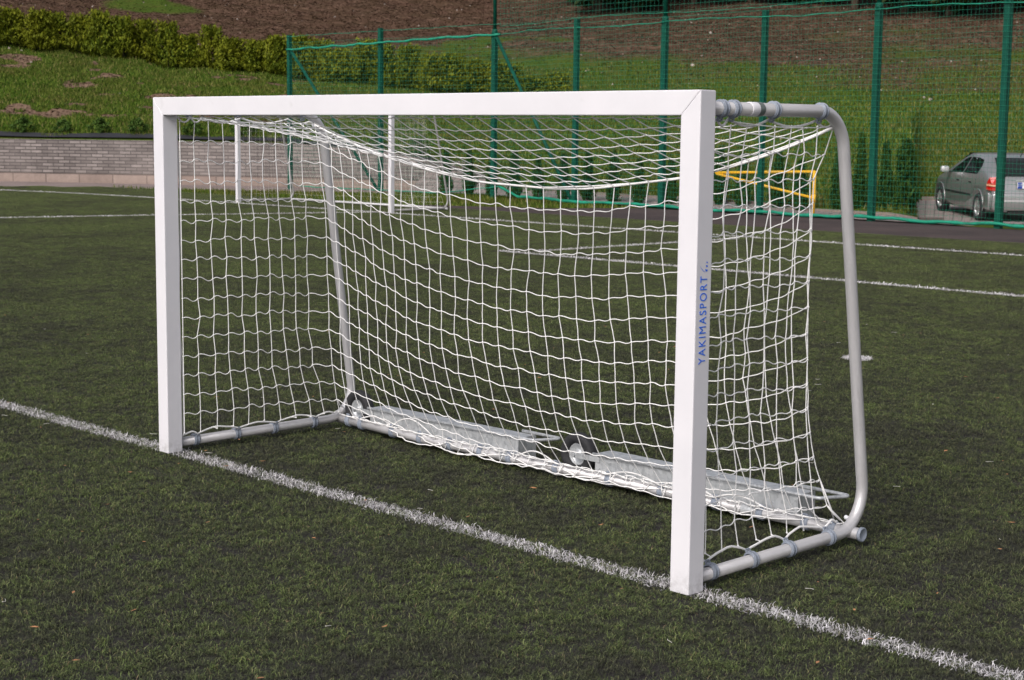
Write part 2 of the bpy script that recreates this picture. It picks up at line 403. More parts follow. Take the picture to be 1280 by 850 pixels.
def strip(name,A,B,mat,off,nu=60,nv=4,uv=True,drape=True,flatz=None):
    """sheet between two polylines A and B (lists of xy), uv in metres"""
    A=np.array(A,float);B=np.array(B,float)
    def rs(P,n):
        s=np.r_[0,np.cumsum(np.hypot(*np.diff(P,axis=0).T))]; t=np.linspace(0,s[-1],n)
        return np.stack([np.interp(t,s,P[:,0]),np.interp(t,s,P[:,1])],1),t
    a,ta=rs(A,nu);b,_=rs(B,nu); w=np.linspace(0,1,nv)
    P=a[:,None]*(1-w[None,:,None])+b[:,None]*w[None,:,None]
    z=(tz(P[...,0],P[...,1],False) if flatz is None else np.full(P.shape[:2],flatz))+off
    V=np.concatenate([P,z[...,None]],-1).reshape(-1,3)
    i,j=np.meshgrid(np.arange(nu-1),np.arange(nv-1),indexing='ij')
    F=np.stack([i*nv+j,(i+1)*nv+j,(i+1)*nv+j+1,i*nv+j+1],-1).reshape(-1,4)
    o=np_mesh(name,V,F,mat)
    wd=np.hypot(*(a-b).T).mean(); uvl=o.data.uv_layers.new(name='UVMap')
    U=np.stack([np.repeat(ta,nv),np.tile(w*wd,nu)],1)
    li=F.ravel(); uvl.data.foreach_set('uv',U[li].astype(np.float32).ravel())
    return tag(o,kind='structure')
# pitch: rubber infill sheet (turf tips reach z=0)
strip('pitch',[(-46,-20),(30,-20)],[(-34,13),(30,16.6)],M_tbase,0,40,20,flatz=-.026)
strip('pitch_edge',[(-34,13),(-28.6,17.2),(-20,16.95)],[(-30,12.9),(-26,15),(-20,15.2)],M_tbase,0,20,3,flatz=-.027)
strip('rubber_strip',[(-18.2,17.25),(-15.2,16.75),(-12.9,16.35),(-9,16.7),(30,17.0)],[(-18,17.5),(-15.8,18.6),(-14.8,20.4),(-9,20.2),(30,18.5)],M_dark,0,120,6,flatz=-.02)
strip('access_road',[(-60,0),(-38,10.6),(-31.6,15.0),(-28.3,17.6),(-26.2,19.0),(-23.5,20.9)],[(-62,4),(-42,14.2),(-36,17.2),(-31.6,19.35),(-28.4,21.3),(-24.5,22.9)],M_road,.012,120,4,flatz=-.05)
strip('footpath',[(-24.2,21.3),(-21.8,22.4),(-18,21.3),(-13.6,20.75),(-9.6,20.55),(-7.5,20.45)],[(-24.6,24.6),(-22.4,24.2),(-20.2,23.5),(-16,22.9),(-12.4,22.5),(-9.9,22.35)],M_pave,.03,110,4)
xa,ya=pos(1146,np.array([30.2,33,36,39,41.4])); xb,yb=pos(1800,np.array([27,31,36,39,42.]))
strip('parking_area',list(zip(xa,ya)),list(zip(xb,yb)),M_pave,.03,60,60)

def kerb(name,P,w,h,mat,z0=None):
    """kerb stones along polyline P, rising h above the ground"""
    P=np.array(P,float); s=np.r_[0,np.cumsum(np.hypot(*np.diff(P,axis=0).T))]; n=max(2,int(s[-1]/.6))
    t=np.linspace(0,s[-1],n); x=np.interp(t,s,P[:,0]); y=np.interp(t,s,P[:,1])
    tx=np.gradient(x);ty=np.gradient(y);l=np.hypot(tx,ty);nx=-ty/l;ny=tx/l
    z=(tz(x,y,False) if z0 is None else np.full(n,z0))
    prof=[(0,-.1),(0,h-.012),(.012,h),(w-.012,h),(w,h-.012),(w,-.1)]
    V=[];pl=np.r_[0,np.cumsum([math.dist(prof[k],prof[k+1]) for k in range(5)])]
    for k in range(n):
        for (u,v) in prof: V.append((x[k]+nx[k]*u,y[k]+ny[k]*u,z[k]+v))
    m=6;i,j=np.meshgrid(np.arange(n-1),np.arange(m-1),indexing='ij')
    F=np.stack([i*m+j,(i+1)*m+j,(i+1)*m+j+1,i*m+j+1],-1).reshape(-1,4)
    o=np_mesh(name,V,F,mat); uvl=o.data.uv_layers.new(name='UVMap')
    U=np.stack([np.repeat(t,m),np.tile(pl,n)],1); uvl.data.foreach_set('uv',U[F.ravel()].astype(np.float32).ravel())
    bmx=bmesh.new();bmx.from_mesh(o.data);bmesh.ops.recalc_face_normals(bmx,faces=bmx.faces);bmx.to_mesh(o.data);bmx.free()
    return tag(o,kind='structure')
kerb('path_kerb',[(-22.6,24.1),(-20.2,23.45),(-16,22.9),(-12.4,22.45),(-9.75,22.3)],.1,.075,M_kerbs)
kerb('path_kerb',[(-9.75,22.35),(-10.2,24.0)],.1,.09,M_kerbs)
xk,yk=pos(np.array([1149,1180,1280,1400,1700]),np.array([41.3,41.4,41.7,41.8,41.8])); kerb('parking_kerb',list(zip(xk,yk)),.25,.12,M_kerbs)

# retaining wall + base kerb course
WC=np.array([-420,-150,0,190,360,480,540,600,616]); WD=np.interp(WC,CK,TD0)-.04
wx,wy=pos(WC,WD)
def wall_part(name,off,thick,zlo,ztop,mat,parent=None,n=140,seed=0):
    s=np.r_[0,np.cumsum(np.hypot(np.diff(wx),np.diff(wy)))]; t=np.linspace(0,s[-1],n)
    x=np.interp(t,s,wx);y=np.interp(t,s,wy); zt=np.interp(t,s,ztop)
    d=np.hypot(x-P0[0],y-P0[1]); ux=(P0[0]-x)/d; uy=(P0[1]-y)/d
    V=[]
    for k in range(n):
        for (o,z) in ((off,zlo),(off,zt[k]),(off-thick,zt[k]),(off-thick,zlo)): V.append((x[k]+ux[k]*o,y[k]+uy[k]*o,z))
    V=np.array(V); m=4; i,j=np.meshgrid(np.arange(n-1),np.arange(3),indexing='ij')
    F=np.stack([i*m+j,(i+1)*m+j,(i+1)*m+j+1,i*m+j+1],-1).reshape(-1,4)
    ends=[[0,1,2,3],[(n-1)*m+3,(n-1)*m+2,(n-1)*m+1,(n-1)*m]]; F=np.vstack([F,ends])
    o=np_mesh(name,V,F,mat,parent=parent); uvl=o.data.uv_layers.new(name='UVMap')
    tt=np.repeat(t,m); vv=V[:,2].copy(); vv[2::4]+=thick; vv[3::4]+=thick
    uvl.data.foreach_set('uv',np.stack([tt,vv+.4],1)[F.ravel()].astype(np.float32).ravel())
    bmx=bmesh.new();bmx.from_mesh(o.data);bmesh.ops.recalc_face_normals(bmx,faces=bmx.faces);bmx.to_mesh(o.data);bmx.free()
    return o
rw=thing('retaining_wall','long low retaining wall of grey split stone blocks at the foot of the grassy slope','wall')
wtop=np.array([1.12,1.12,1.12,1.12,1.10,.92,.70,.42,.34])
wall_part('block_course',.0,.28,-.1,wtop,M_wall,rw)
wall_part('base_course',.12,.119,-.1,np.full(9,.21),M_kerbs,rw)
# black fabric bed behind the wall top
fx,fy=pos(WC,WD+.30); gx,gy=pos(WC,WD+.95)
fab=strip('ground_fabric',list(zip(fx,fy))[:-2],list(zip(gx,gy))[:-2],M_fabric,.05,90,8)
vz=np.zeros(len(fab.data.vertices)*3); fab.data.vertices.foreach_get('co',vz); vz=vz.reshape(-1,3)
vz[:,2]=tz(vz[:,0],vz[:,1])+.05; fab.data.vertices.foreach_set('co',vz.ravel()); fab.data.update()

# ------------------------------------------------------------------ grass tufts, leaf litter (stuff)
def scatter_tris(name,x,y,z,h,w,mat,flat=False,label='',cat='grass'):
    n=len(x); a=RNG.random(n)*2*math.pi; t=RNG.random(n)
    c,s=np.cos(a),np.sin(a)
    if flat:
        V=np.stack([np.stack([x-c*w,y-s*w,z+.0*x],1),np.stack([x+s*w*.7,y-c*w*.7,z+RNG.random(n)*w*.25],1),
                    np.stack([x+c*w,y+s*w,z+RNG.random(n)*w*.25],1),np.stack([x-s*w*.7,y+c*w*.7,z+RNG.random(n)*w*.25],1)],1).reshape(-1,3)
        F=np.arange(4*n).reshape(-1,4); T=np.repeat(t,4)
    else:
        lx=(RNG.random(n)-.5)*h*1.2; ly=(RNG.random(n)-.5)*h*1.2
        V=np.stack([np.stack([x-c*w/2,y-s*w/2,z-.02],1),np.stack([x+c*w/2,y+s*w/2,z-.02],1),np.stack([x+lx,y+ly,z+h],1)],1).reshape(-1,3)
        F=np.arange(3*n).reshape(-1,3); T=np.repeat(t,3)
    o=np_mesh(name,V,F,mat,{'tint':T}); return tag(o,label,cat,None,'stuff')
n=230000; c=RNG.uniform(-60,1340,n); d=RNG.uniform(0,1,n); 
D0=np.interp(c,CK,TD0); dd=D0+.3+(66-D0)*d**1.15; x,y=pos(c,dd); dm=dirt(x,y); k=RNG.random(n)>dm*1.25
infab=(c<540)&(dd<D0+.25+.85*vnoise(x*1.1,y*1.1)); k&=~infab
x,y=x[k],y[k]; m=len(x); z=tz(x,y)
scatter_tris('hill_grass',x,y,z,RNG.uniform(.05,.13,m),RNG.uniform(.02,.06,m),M_tuft,False,'short rough green grass covering the lower hillside')
# verge + lawn round path conifers
n=70000; x=RNG.uniform(-30,-9.9,n); y=RNG.uniform(15.2,30,n); c,d,_=bearing(x,y)
D0=np.interp(c,CK,TD0)
py_back=np.interp(x,[-24.6,-22.4,-20.2,-16,-12.4,-9.9],[24.6,24.2,23.5,22.9,22.5,22.35])+.12
lawn=(y>py_back)&(d<D0)&(c>560)&(c<1148)
vedge=np.interp(x,[-28.3,-26.2,-23.5,-21.8,-18,-15.3,-14.6],[17.5,18.9,20.8,22.3,21.2,20.6,20.6])
vlow=np.interp(x,[-28.3,-26.5,-20,-18.2,-15.9,-14.6],[17.3,16.6,16.6,17.3,18.7,20.6])
verge=(y<vedge)&(y>vlow)&(x<-14.7)
k=lawn|verge; x,y=x[k],y[k]; m=len(x)
n2=60000; x2=RNG.uniform(-28,-9.9,n2); y2=RNG.uniform(22.3,29,n2); c2,d2,_=bearing(x2,y2)
k2=(y2>np.interp(x2,[-24.6,-22.4,-20.2,-16,-12.4,-9.9],[24.6,24.2,23.5,22.9,22.5,22.35])+.12)&(d2<np.interp(c2,CK,TD0))&(c2>560)&(c2<1148)
x=np.r_[x,x2[k2]];y=np.r_[y,y2[k2]];m=len(x)
scatter_tris('lawn_grass',x,y,tz(x,y),RNG.uniform(.04,.11,m),RNG.uniform(.015,.04,m),M_tuft,False,'short grass of the lawn and the verge beside the pitch')
n=200000; c=RNG.uniform(-60,1340,n); dd=RNG.uniform(48,96,n); x,y=pos(c,dd); k=RNG.random(n)<dirt(x,y)*1.2-.1; x,y=x[k],y[k]; m=len(x)
scatter_tris('leaf_litter',x,y,tz(x,y)+.01,None,RNG.uniform(.02,.07,m),M_litter,True,'brown dead leaves and twigs strewn over the upper slope','leaf litter')

# ------------------------------------------------------------------ artificial turf (stuff, instanced 1 m tiles)
def blades(n,x0,x1,y0,y1,hmin,hmax,w0,w1,zb,lens=(.018,.045),clump=0):
    x=RNG.uniform(x0,x1,n); y=RNG.uniform(y0,y1,n)
    if clump:
        cx=RNG.uniform(x0,x1,clump); cy=RNG.uniform(y0,y1,clump); q=RNG.integers(0,clump,n); k=RNG.random(n)<.80
        x=np.where(k,x0+(cx[q]+RNG.normal(0,.011,n)-x0)%(x1-x0),x); y=np.where(k,y0+(cy[q]+RNG.normal(0,.011,n)-y0)%(y1-y0),y)
    a=RNG.random(n)*2*math.pi; L=RNG.uniform(*lens,n)
    el=RNG.beta(1.2,2.2,n)*1.25; bend=RNG.normal(0,.9,n); turn=RNG.normal(0,.9,n); w=RNG.uniform(w0,w1,n)
    P=[np.stack([x,y,np.full(n,zb)],1)]; e=el+.35; aa=a
    for q in range(2):
        P.append(P[-1]+np.stack([np.cos(aa)*np.cos(e),np.sin(aa)*np.cos(e),np.sin(e)],1)*(L/2)[:,None])
        e=np.clip(e-.75+bend*.3,-.9,1.4); aa=aa+turn
    # clamp heights
    for q in (1,2): P[q][:,2]=np.clip(P[q][:,2],zb+.002,hmax)
    wd=np.stack([-np.sin(a),np.cos(a),RNG.normal(0,.3,n)],1)*w[:,None]/2
    V=np.stack([P[0]-wd,P[0]+wd,P[1]-wd*.95,P[1]+wd*.95,P[2]-wd*.45,P[2]+wd*.45],1).reshape(-1,3)
    b=np.arange(n)[:,None]*6
    F=np.concatenate([b+np.array([[0,1,3,2]]),b+np.array([[2,3,5,4]])],0)
    t=np.repeat(RNG.random(n),6); return V,F,t
V,Fq,T=blades(54000,-.5,.5,-.5,.5,0,.000,.0008,.0015,-.022,(.009,.022),1700)
gx,gy=np.meshgrid(np.arange(-46,14),np.arange(-6,17)); gx=gx.ravel()+.5; gy=gy.ravel()+.5
c,d,tht=bearing(gx,gy)
lat=(gx-P0[0])*R2[0]+(gy-P0[1])*R2[1]; dep=(gx-P0[0])*F2[0]+(gy-P0[1])*F2[1]
# inside a wedge a little wider than the view, up to the far turf edge
near_edge=(gx*.0+16.0); le=np.interp(gx,[-46,-32,-28.8,-26.5,-20],[8,14.2,16.4,16.2,16.0])
k=(dep>1.5)&(np.abs(lat)<dep*.335+1.6)&(gy<np.minimum(near_edge,le)+.6)
gx,gy=gx[k],gy[k]; npt=len(gx)
rotz=RNG.integers(0,4,npt)*math.pi/2; sx=RNG.choice([-1.,1.],npt)
nv=len(V)
V=np.vstack([V,np.stack([gx,gy,np.zeros(npt)],1)])
isp=np.r_[np.zeros(nv),np.ones(npt)]
rv=np.zeros((nv+npt,3)); rv[nv:,2]=rotz; sv=np.ones((nv+npt,3)); sv[nv:,0]=sx
turf=np_mesh('turf',V,Fq,M_turf,{'tint':np.r_[T,np.zeros(npt)],'is_pt':isp,'rv':rv,'sv':sv})
tag(turf,'dark green artificial turf fibres with black rubber showing through','turf',None,'stuff')
ng=bpy.data.node_groups.new('turf_tiles','GeometryNodeTree')
ng.interface.new_socket('Geometry',in_out='INPUT',socket_type='NodeSocketGeometry')
ng.interface.new_socket('Geometry',in_out='OUTPUT',socket_type='NodeSocketGeometry')
A=ng.nodes.new; gi=A('NodeGroupInput'); go=A('NodeGroupOutput'); sep=A('GeometryNodeSeparateGeometry'); sep.domain='POINT'
def na_(n,t):
    q=A('GeometryNodeInputNamedAttribute'); q.data_type=t; q.inputs[0].default_value=n
    return [o for o in q.outputs if o.enabled and o.name=='Attribute'][0]
cmp=A('FunctionNodeCompare'); cmp.data_type='FLOAT'; cmp.operation='GREATER_THAN'
ng.links.new(na_('is_pt','FLOAT'),cmp.inputs[0]); cmp.inputs[1].default_value=.5
iop=A('GeometryNodeInstanceOnPoints'); e2r=A('FunctionNodeEulerToRotation')
ng.links.new(gi.outputs[0],sep.inputs[0]); ng.links.new(cmp.outputs[0],sep.inputs[1])
ng.links.new(sep.outputs[0],iop.inputs['Points']); ng.links.new(sep.outputs[1],iop.inputs['Instance'])
ng.links.new(na_('rv','FLOAT_VECTOR'),e2r.inputs[0]); ng.links.new(e2r.outputs[0],iop.inputs['Rotation'])
ng.links.new(na_('sv','FLOAT_VECTOR'),iop.inputs['Scale']); ng.links.new(iop.outputs[0],go.inputs[0])
md=turf.modifiers.new('tiles','NODES'); md.node_group=ng

# white lines sewn into the turf
def line_blades(name,pts,width,dens,w,jit,zb=-.02,top=.012,lens=(.018,.04)):
    Vs=[];Fs=[];Ts=[];o=0
    pts=[np.array(p,float) for p in pts]
    for a,b in zip(pts[:-1],pts[1:]):
        L=np.hypot(*(b-a)); n=int(L*width*dens)
        V,F,T=blades(n,0,L,-width/2,width/2,0,top,w*.7,w*1.3,zb,lens)
        V=V.reshape(-1,6,3); V[:,:,1]+=(RNG.normal(0,jit,len(V)))[:,None]; V=V.reshape(-1,3)
        u=(b-a)/L; W=np.stack([a[0]+V[:,0]*u[0]-V[:,1]*u[1],a[1]+V[:,0]*u[1]+V[:,1]*u[0],V[:,2]],1)
        Vs.append(W);Fs.append(F+o);Ts.append(T);o+=len(W)
    ob=np_mesh(name,np.vstack(Vs),np.vstack(Fs),M_line,{'tint':np.concatenate(Ts)}); return tag(ob,kind='structure')
line_blades('goal_line',[(-5,.062),(0,.062),(9,.062)],.092,22000,.0019,.011,-.02,.005,(.012,.028))
line_blades('penalty_line',[(-8.1,9.98),(12,9.98)],.09,9000,.0055,.008)
line_blades('penalty_side_line',[(-7.8,10.3),(-7.8,14.4)],.09,7000,.006,.008)
line_blades('touchline',[(-26.4,14.35),(-23.7,14.6),(-17.1,14.75),(-9.7,14.75),(-3.6,14.8),(10,14.9)],.09,5000,.009,.008)
line_blades('end_line',[(-32,13.2),(-26.4,14.35)],.09,5000,.009,.008)
line_blades('halfway_line',[(-18.9,4.5),(-18.2,8.5),(-17.6,10.9),(-16.3,14.7)],.09,5000,.009,.008)
V,F,T=blades(3400,-.13,.13,-.13,.13,0,.006,.002,.004,-.02,(.012,.028)); rr=V.reshape(-1,6,3)[:,0,:2]; kk=np.hypot(rr[:,0],rr[:,1])<.09+.015*RNG.random(len(rr))
V=V.reshape(-1,6,3)[kk].reshape(-1,3); n=len(V)//6; b=np.arange(n)[:,None]*6; F=np.concatenate([b+np.array([[0,1,3,2]]),b+np.array([[2,3,5,4]])],0)
V[:,0]+=.345;V[:,1]+=5.19
tag(np_mesh('penalty_spot',V,F,M_line,{'tint':T.reshape(-1,6)[kk].ravel()}),kind='structure')
# loose bits lying on the turf: leaf scraps and pulled threads
M_scrap=simple('dry_leaf_scrap',(.42,.20,.09,1),.7); M_thr=simple('pale_thread',(.62,.60,.56,1),.7)
bm=bmesh.new()
for q in range(150):
    d=random.uniform(3.6,14); c=random.uniform(-60,1340); x,y=pos(c,d)
    s=random.uniform(.004,.011); a=random.random()*6.28; z=.002+random.random()*.006
    pt=[(-1.6,0),(-.2,.5),(1.6,.1),(.2,-.5)]
    bm.faces.new([bm.verts.new((x+s*(u*math.cos(a)-v*math.sin(a)),y+s*(u*math.sin(a)+v*math.cos(a)),z+random.uniform(0,.004))) for u,v in pt])
tag(obj('leaf_scraps',bm,M_scrap),'small orange brown dry leaf scraps scattered on the turf','leaf scraps',None,'stuff')
bm=bmesh.new()
for q in range(42):
    if q<1: x,y=float(pos(852,4.55)[0]),float(pos(852,4.55)[1])
    else:
        d=random.uniform(3.7,13); x,y=pos(random.uniform(-40,1320),d)
    a=random.random()*6.28; L=random.uniform(.012,.038); p=[Vector((x,y,.004))]
    for k in range(4):
        a+=random.gauss(0,.7); p.append(p[-1]+Vector((math.cos(a),math.sin(a),random.uniform(-.06,.06)))*L/3)
    tube(bm,p,.0008,4)
tag(obj('loose_threads',bm,M_thr),'short pale loose threads lying on the turf','threads',None,'stuff')

# ------------------------------------------------------------------ football goals
def net_strands(bm, pts, r, n=5, knots=False):
    tube(bm,pts,r,n,caps=False)
def seg(bm,a,b,r,sag,amp,sub=5,n=5,dirv=(0,0,1)):
    a=Vector(a);b=Vector(b);d=Vector(dirv);p=[]
    for k in range(sub+1):
        t=k/sub; q=a.lerp(b,t)-d*(sag*4*t*(1-t))+d*(amp*math.sin(2*math.pi*t)); p.append(q)
    return p
def ring(bm,c,ax,r,w,n=18,t=.004):
    """band round a tube: centre c, axis 'x' or 'y' or vector"""
    ax=Vector(ax).normalized(); q=ax.to_track_quat('Z','Y').to_matrix().to_4x4(); q.translation=Vector(c)
    lathe(bm,[(r,-w/2),(r+t*.7,-w/2),(r+t,-w/2+.002),(r+t,w/2-.002),(r+t*.7,w/2),(r,w/2)],n,q)
goal=thing('football_goal','white portable football goal with square posts and net standing on the near goal line','goal')
W=3.16;H=1.6083;A_=.0794;B_=.0766
def box_post(x0,x1,miter_in):
    bm=bmesh.new(); z0=-.014
    if miter_in>0: poly=[(x0,z0),(x1,z0),(x1,H-A_),(x0,H)]
    else: poly=[(x0,z0),(x1,z0),(x1,H),(x0,H-A_)]
    prism(bm,poly,'y',0,B_,.0035); return bm
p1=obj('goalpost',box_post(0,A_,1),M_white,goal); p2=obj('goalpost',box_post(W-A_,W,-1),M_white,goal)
bm=bmesh.new(); e=.0004; prism(bm,[(0+e,H),(A_+e,H-A_),(W-A_-e,H-A_),(W-e,H)],'y',0,B_,.0035); obj('crossbar',bm,M_white,goal)
# net grooves strip on rear faces
for (o,par) in ((0,p1),(W-A_,p2)):
    bm=bmesh.new(); box(bm,o+.03,o+.05,B_+.0005,B_+.008,0,H-.1,.001); obj('net_rail',bm,M_white,par)
# lettering
def text_mesh(body,w,h,weight=0):
    cu=bpy.data.curves.new('t','FONT'); cu.body=body; cu.size=1; cu.extrude=.004; cu.space_character=1.25; cu.offset=0
    to=bpy.data.objects.new('t',cu); COL.objects.link(to); dg=bpy.context.evaluated_depsgraph_get()
    me=bpy.data.meshes.new_from_object(to.evaluated_get(dg)); bpy.data.objects.remove(to)
    v=np.zeros(len(me.vertices)*3,dtype=np.float32); me.vertices.foreach_get('co',v); v=v.reshape(-1,3)
    mn,mx=v.min(0),v.max(0); v=(v-mn)/(mx-mn); v[:,0]*=w; v[:,1]*=h; v[:,2]*=.0006
    me.vertices.foreach_set('co',v.ravel()); me.update(); me.materials.clear(); return me
tm=text_mesh('YAKIMASPORT',.283,.034)
tm.transform(Matrix(((0,0,1,W+.0006),(0,-1,0,.054),(1,0,0,.741),(0,0,0,1))))
lt=link('lettering',tm,M_blue,p2); 
bm=bmesh.new(); x=W+.0008
def flat_strip(pts,ws):
    L=[];Rr=[]
    for i,(y,z) in enumerate(pts):
        a=pts[max(0,i-1)];b=pts[min(len(pts)-1,i+1)];t=Vector((b[0]-a[0],b[1]-a[1])).normalized();w=ws[i]
        L.append(bm.verts.new((x,y-t.y*w,z+t.x*w)));Rr.append(bm.verts.new((x,y+t.y*w,z-t.x*w)))
    for i in range(len(pts)-1): bm.faces.new((L[i],L[i+1],Rr[i+1],Rr[i]))
flat_strip([(.017,1.058),(.021,1.052),(.027,1.046),(.035,1.040),(.044,1.0365)],[.0002,.0005,.0008,.0008,.0004])
for (yy,zz,s) in ((.050,1.043,1.),(.0515,1.0565,.85),(.052,1.068,.65)):
    flat_strip([(yy+.006*s,zz+.001*s),(yy+.002*s,zz-.002*s),(yy-.003*s,zz-.0015*s),(yy-.006*s,zz+.003*s)],[.0004*s,.0028*s,.0036*s,.0006*s])
obj('emblem',bm,M_blue,p2)
# side frames
TR=.0215
near_path=fillet([(3.12,.05,1.553),(3.12,.826,1.553),(3.12,1.070,.030),(3.12,.05,.024)],.15,9)
far_path=fillet([(.04,.05,1.553),(.04,.918,1.553),(.04,1.124,.030),(.04,.05,.024)],.15,9)
bm=bmesh.new(); tube(bm,near_path,TR,20); sfn=obj('side_frame',bm,M_alu,goal)
bm=bmesh.new(); tube(bm,far_path,TR,20); sff=obj('side_frame',bm,M_alu,goal)
bm=bmesh.new(); tube(bm,[(.02,1.03,.026),(.7,.985,.026),(3.165,.975,.026)],TR,20); obj('rear_bar',bm,M_alu,goal)
bm=bmesh.new(); Mq=Matrix.Translation((3.166,.975,.026))@Matrix.Rotation(math.pi/2,4,'Y'); lathe(bm,[(0,.0),(.027,0),(.027,.010),(.022,.013),(.02,.010),(0,.010)],24,Mq); obj('end_cap',bm,M_clip,goal)
bm=bmesh.new(); Mq=Matrix.Translation((3.12,.245,1.553))@Matrix.Rotation(-math.pi/2,4,'X')
bm.free()
def clip(c,ax,hookdir,par=goal,big=1.):
    bm=bmesh.new(); axv=Vector(ax); ring(bm,c,ax,TR+.0005,.030*big,20,.005)
    ring(bm,Vector(c)+axv*.008,ax,TR+.005,.006,20,.003); ring(bm,Vector(c)-axv*.008,ax,TR+.005,.006,20,.003)
    h=Vector(hookdir); p=Vector(c)+h*(TR+.002); s=axv
    tube(bm,fillet([p-s*.010,p+h*.016-s*.010,p+h*.016+s*.012,p+s*.012+h*.004],.005,3),.0035,6)
    box_c=p+h*.004; box(bm,box_c.x-.008,box_c.x+.008,box_c.y-.008,box_c.y+.008,box_c.z-.006,box_c.z+.006,.002)
    return obj('net_clip',bm,M_clip,par)
nb=[.165,.385,.60,.84]
for y in nb: clip((3.12,y,.029),(0,1,0),(-.5,0,.85))
for y in (.17,.40,.62,.86): clip((.04,y,.027),(0,1,0),(.6,0,.8))
for y in (.155,.215,.43,.70): clip((3.12,y,1.553),(0,1,0),(-.2,0,-1))
for y in (.16,.43,.80): clip((.04,y,1.553),(0,1,0),(.2,0,-1))
rbx=[.13,.24,.50,.72,.93,1.14,1.33,1.62,1.93,2.22,2.50,2.72,2.93,3.05]
yb=lambda x:np.interp(x,[.02,.7,3.2],[1.03,.985,.975])
for x in rbx: clip((x,yb(x),.026),(1,0,0),(0,-.4,.9))
bm=bmesh.new(); ring(bm,(3.12,.318,1.553),(0,1,0),TR,.05,20,.0022); ob=obj('sleeve',bm,M_white,sfn)
bm=bmesh.new(); ring(bm,(3.12,.345,1.553),(0,1,0),TR+.0004,.028,20,.0022); obj('sticker',bm,M_seam,sfn)
for (xx,dy,dz) in ((1.30,0,0),(2.66,0,0)):
    bm=bmesh.new(); ring(bm,(xx,yb(xx),.026),(1,0,0),TR,.06,20,.0025); obj('bracket',bm,M_galv,goal)
# white hooks on the uprights
for c in ((3.095,.985,.075),(3.098,.825,1.505),(.07,1.035,.085),(.07,.85,1.49)):
    bm=bmesh.new(); bmesh.ops.create_uvsphere(bm,u_segments=12,v_segments=8,radius=.0085,matrix=Matrix.Translation(c))
    tube(bm,[Vector(c),Vector(c)+Vector((.025 if c[0]>1 else -.025,.012,.004))],.0045,8); obj('net_hook',bm,M_hook,goal)

# ---- net: measured rope and edge curves
RX=[.06,.14,.441,.75,1.073,1.394,1.825,2.048,2.5,2.685,2.888,3.013,3.10]
RZ=[1.500,1.480,1.414,1.352,1.300,1.262,1.248,1.255,1.309,1.343,1.401,1.454,1.504]
RY=[.86,.841,.791,.757,.731,.717,.711,.708,.701,.706,.719,.765,.820]
def smooth_interp(x,XX,YY):
    return sum(np.interp(x+o,XX,YY)*w for o,w in ((-.06,.2),(-.03,.2),(0,.2),(.03,.2),(.06,.2))) if .1<x<3.05 else float(np.interp(x,XX,YY))
rz=lambda x:float(smooth_interp(x,RX,RZ)); ry=lambda x:float(smooth_interp(x,RX,RY))
NEz=[.055,.18,.367,.544,.829,1.109,1.344,1.386,1.505]; NEy=[.925,.831,.746,.712,.697,.703,.713,.758,.823]
FEz=[.055,.172,.25,.514,1.066,1.433,1.50]; FEy=[.99,.974,.965,.936,.919,.868,.86]
pull=lambda z:.07*float(np.interp(z,[.06,.30,.6,1.2,1.38,1.5],[0,.8,1,1,.75,0]))
ney=lambda z:float(np.interp(z,NEz,NEy))+1.42*pull(z); fey=lambda z:float(np.interp(z,FEz,FEy))-.774*pull(z)
NC=33; xs=np.linspace(.075,3.095,NC); NR=16
rnd=random.Random(3)
bm=bmesh.new()
CR=.0021
node={}
def sagw(x): return 1.50-rz(x)
for i,x in enumerate(xs):
    zr=rz(x)
    for k in range(NR+1):              # k=0 rope, k=NR ground tube
        s=k/NR; zf=1.50-k*(1.50-.045)/NR
        z=zf-sagw(x)*(1-.40*s**1.5)
        over=0
        if k==0: z=zr
        zz=max(z,.0)
        t=max(0,min(1,(zr-zz)/(zr-.04)))
        ymid=ry(x)+(yb(x)-.012-ry(x))*(.25*t**1.5+.75*t**6)
        en,ef=ney(zz),fey(zz); wn=max(0,1-(3.095-x)/.75)**1.6; wf=max(0,1-(x-.075)/.9)**1.6
        y=ymid*(1-wn-wf)+en*wn+ef*wf if k else ry(x)
        if z<.03:
            y=yb(x)-.026-min(.028,(.03-z)*.35)-rnd.uniform(0,.012); z=.010+rnd.uniform(0,.02)
            if k==NR: z=.045; y=yb(x)-.026
        if k==NR: z=.030+.026; y=yb(x)-.004-rnd.uniform(0,.02)
        jx=rnd.uniform(-.006,.006) if 0<i<NC-1 else 0
        jx-=pull(zz)*((x-1.585)/1.51)**3 if 0<k<NR else 0
        node[i,k]=Vector((x+jx+.010*math.sin(k*.8+i*.35)*(0<i<NC-1), y+rnd.uniform(-.004,.004), z+(rnd.uniform(-.006,.006) if 0<k<NR else 0)))
for i in range(NC):
    p=[node[i,k] for k in range(NR+1)]
    pp=[p[0]]
    for a,b in zip(p[:-1],p[1:]):
        pp.append(a.lerp(b,.5)+Vector((rnd.uniform(-.0025,.0025),0,0))); pp.append(b)
    tube(bm,pp,CR,5,False)
for k in range(1,NR+1):
    pp=[node[0,k]]
    for i in range(NC-1):
        a,b=node[i,k],node[i+1,k]
        pp+=seg(bm,a,b,CR,rnd.uniform(.001,.0045),rnd.uniform(.0012,.0040),6)[1:]
    tube(bm,pp,CR,5,False)
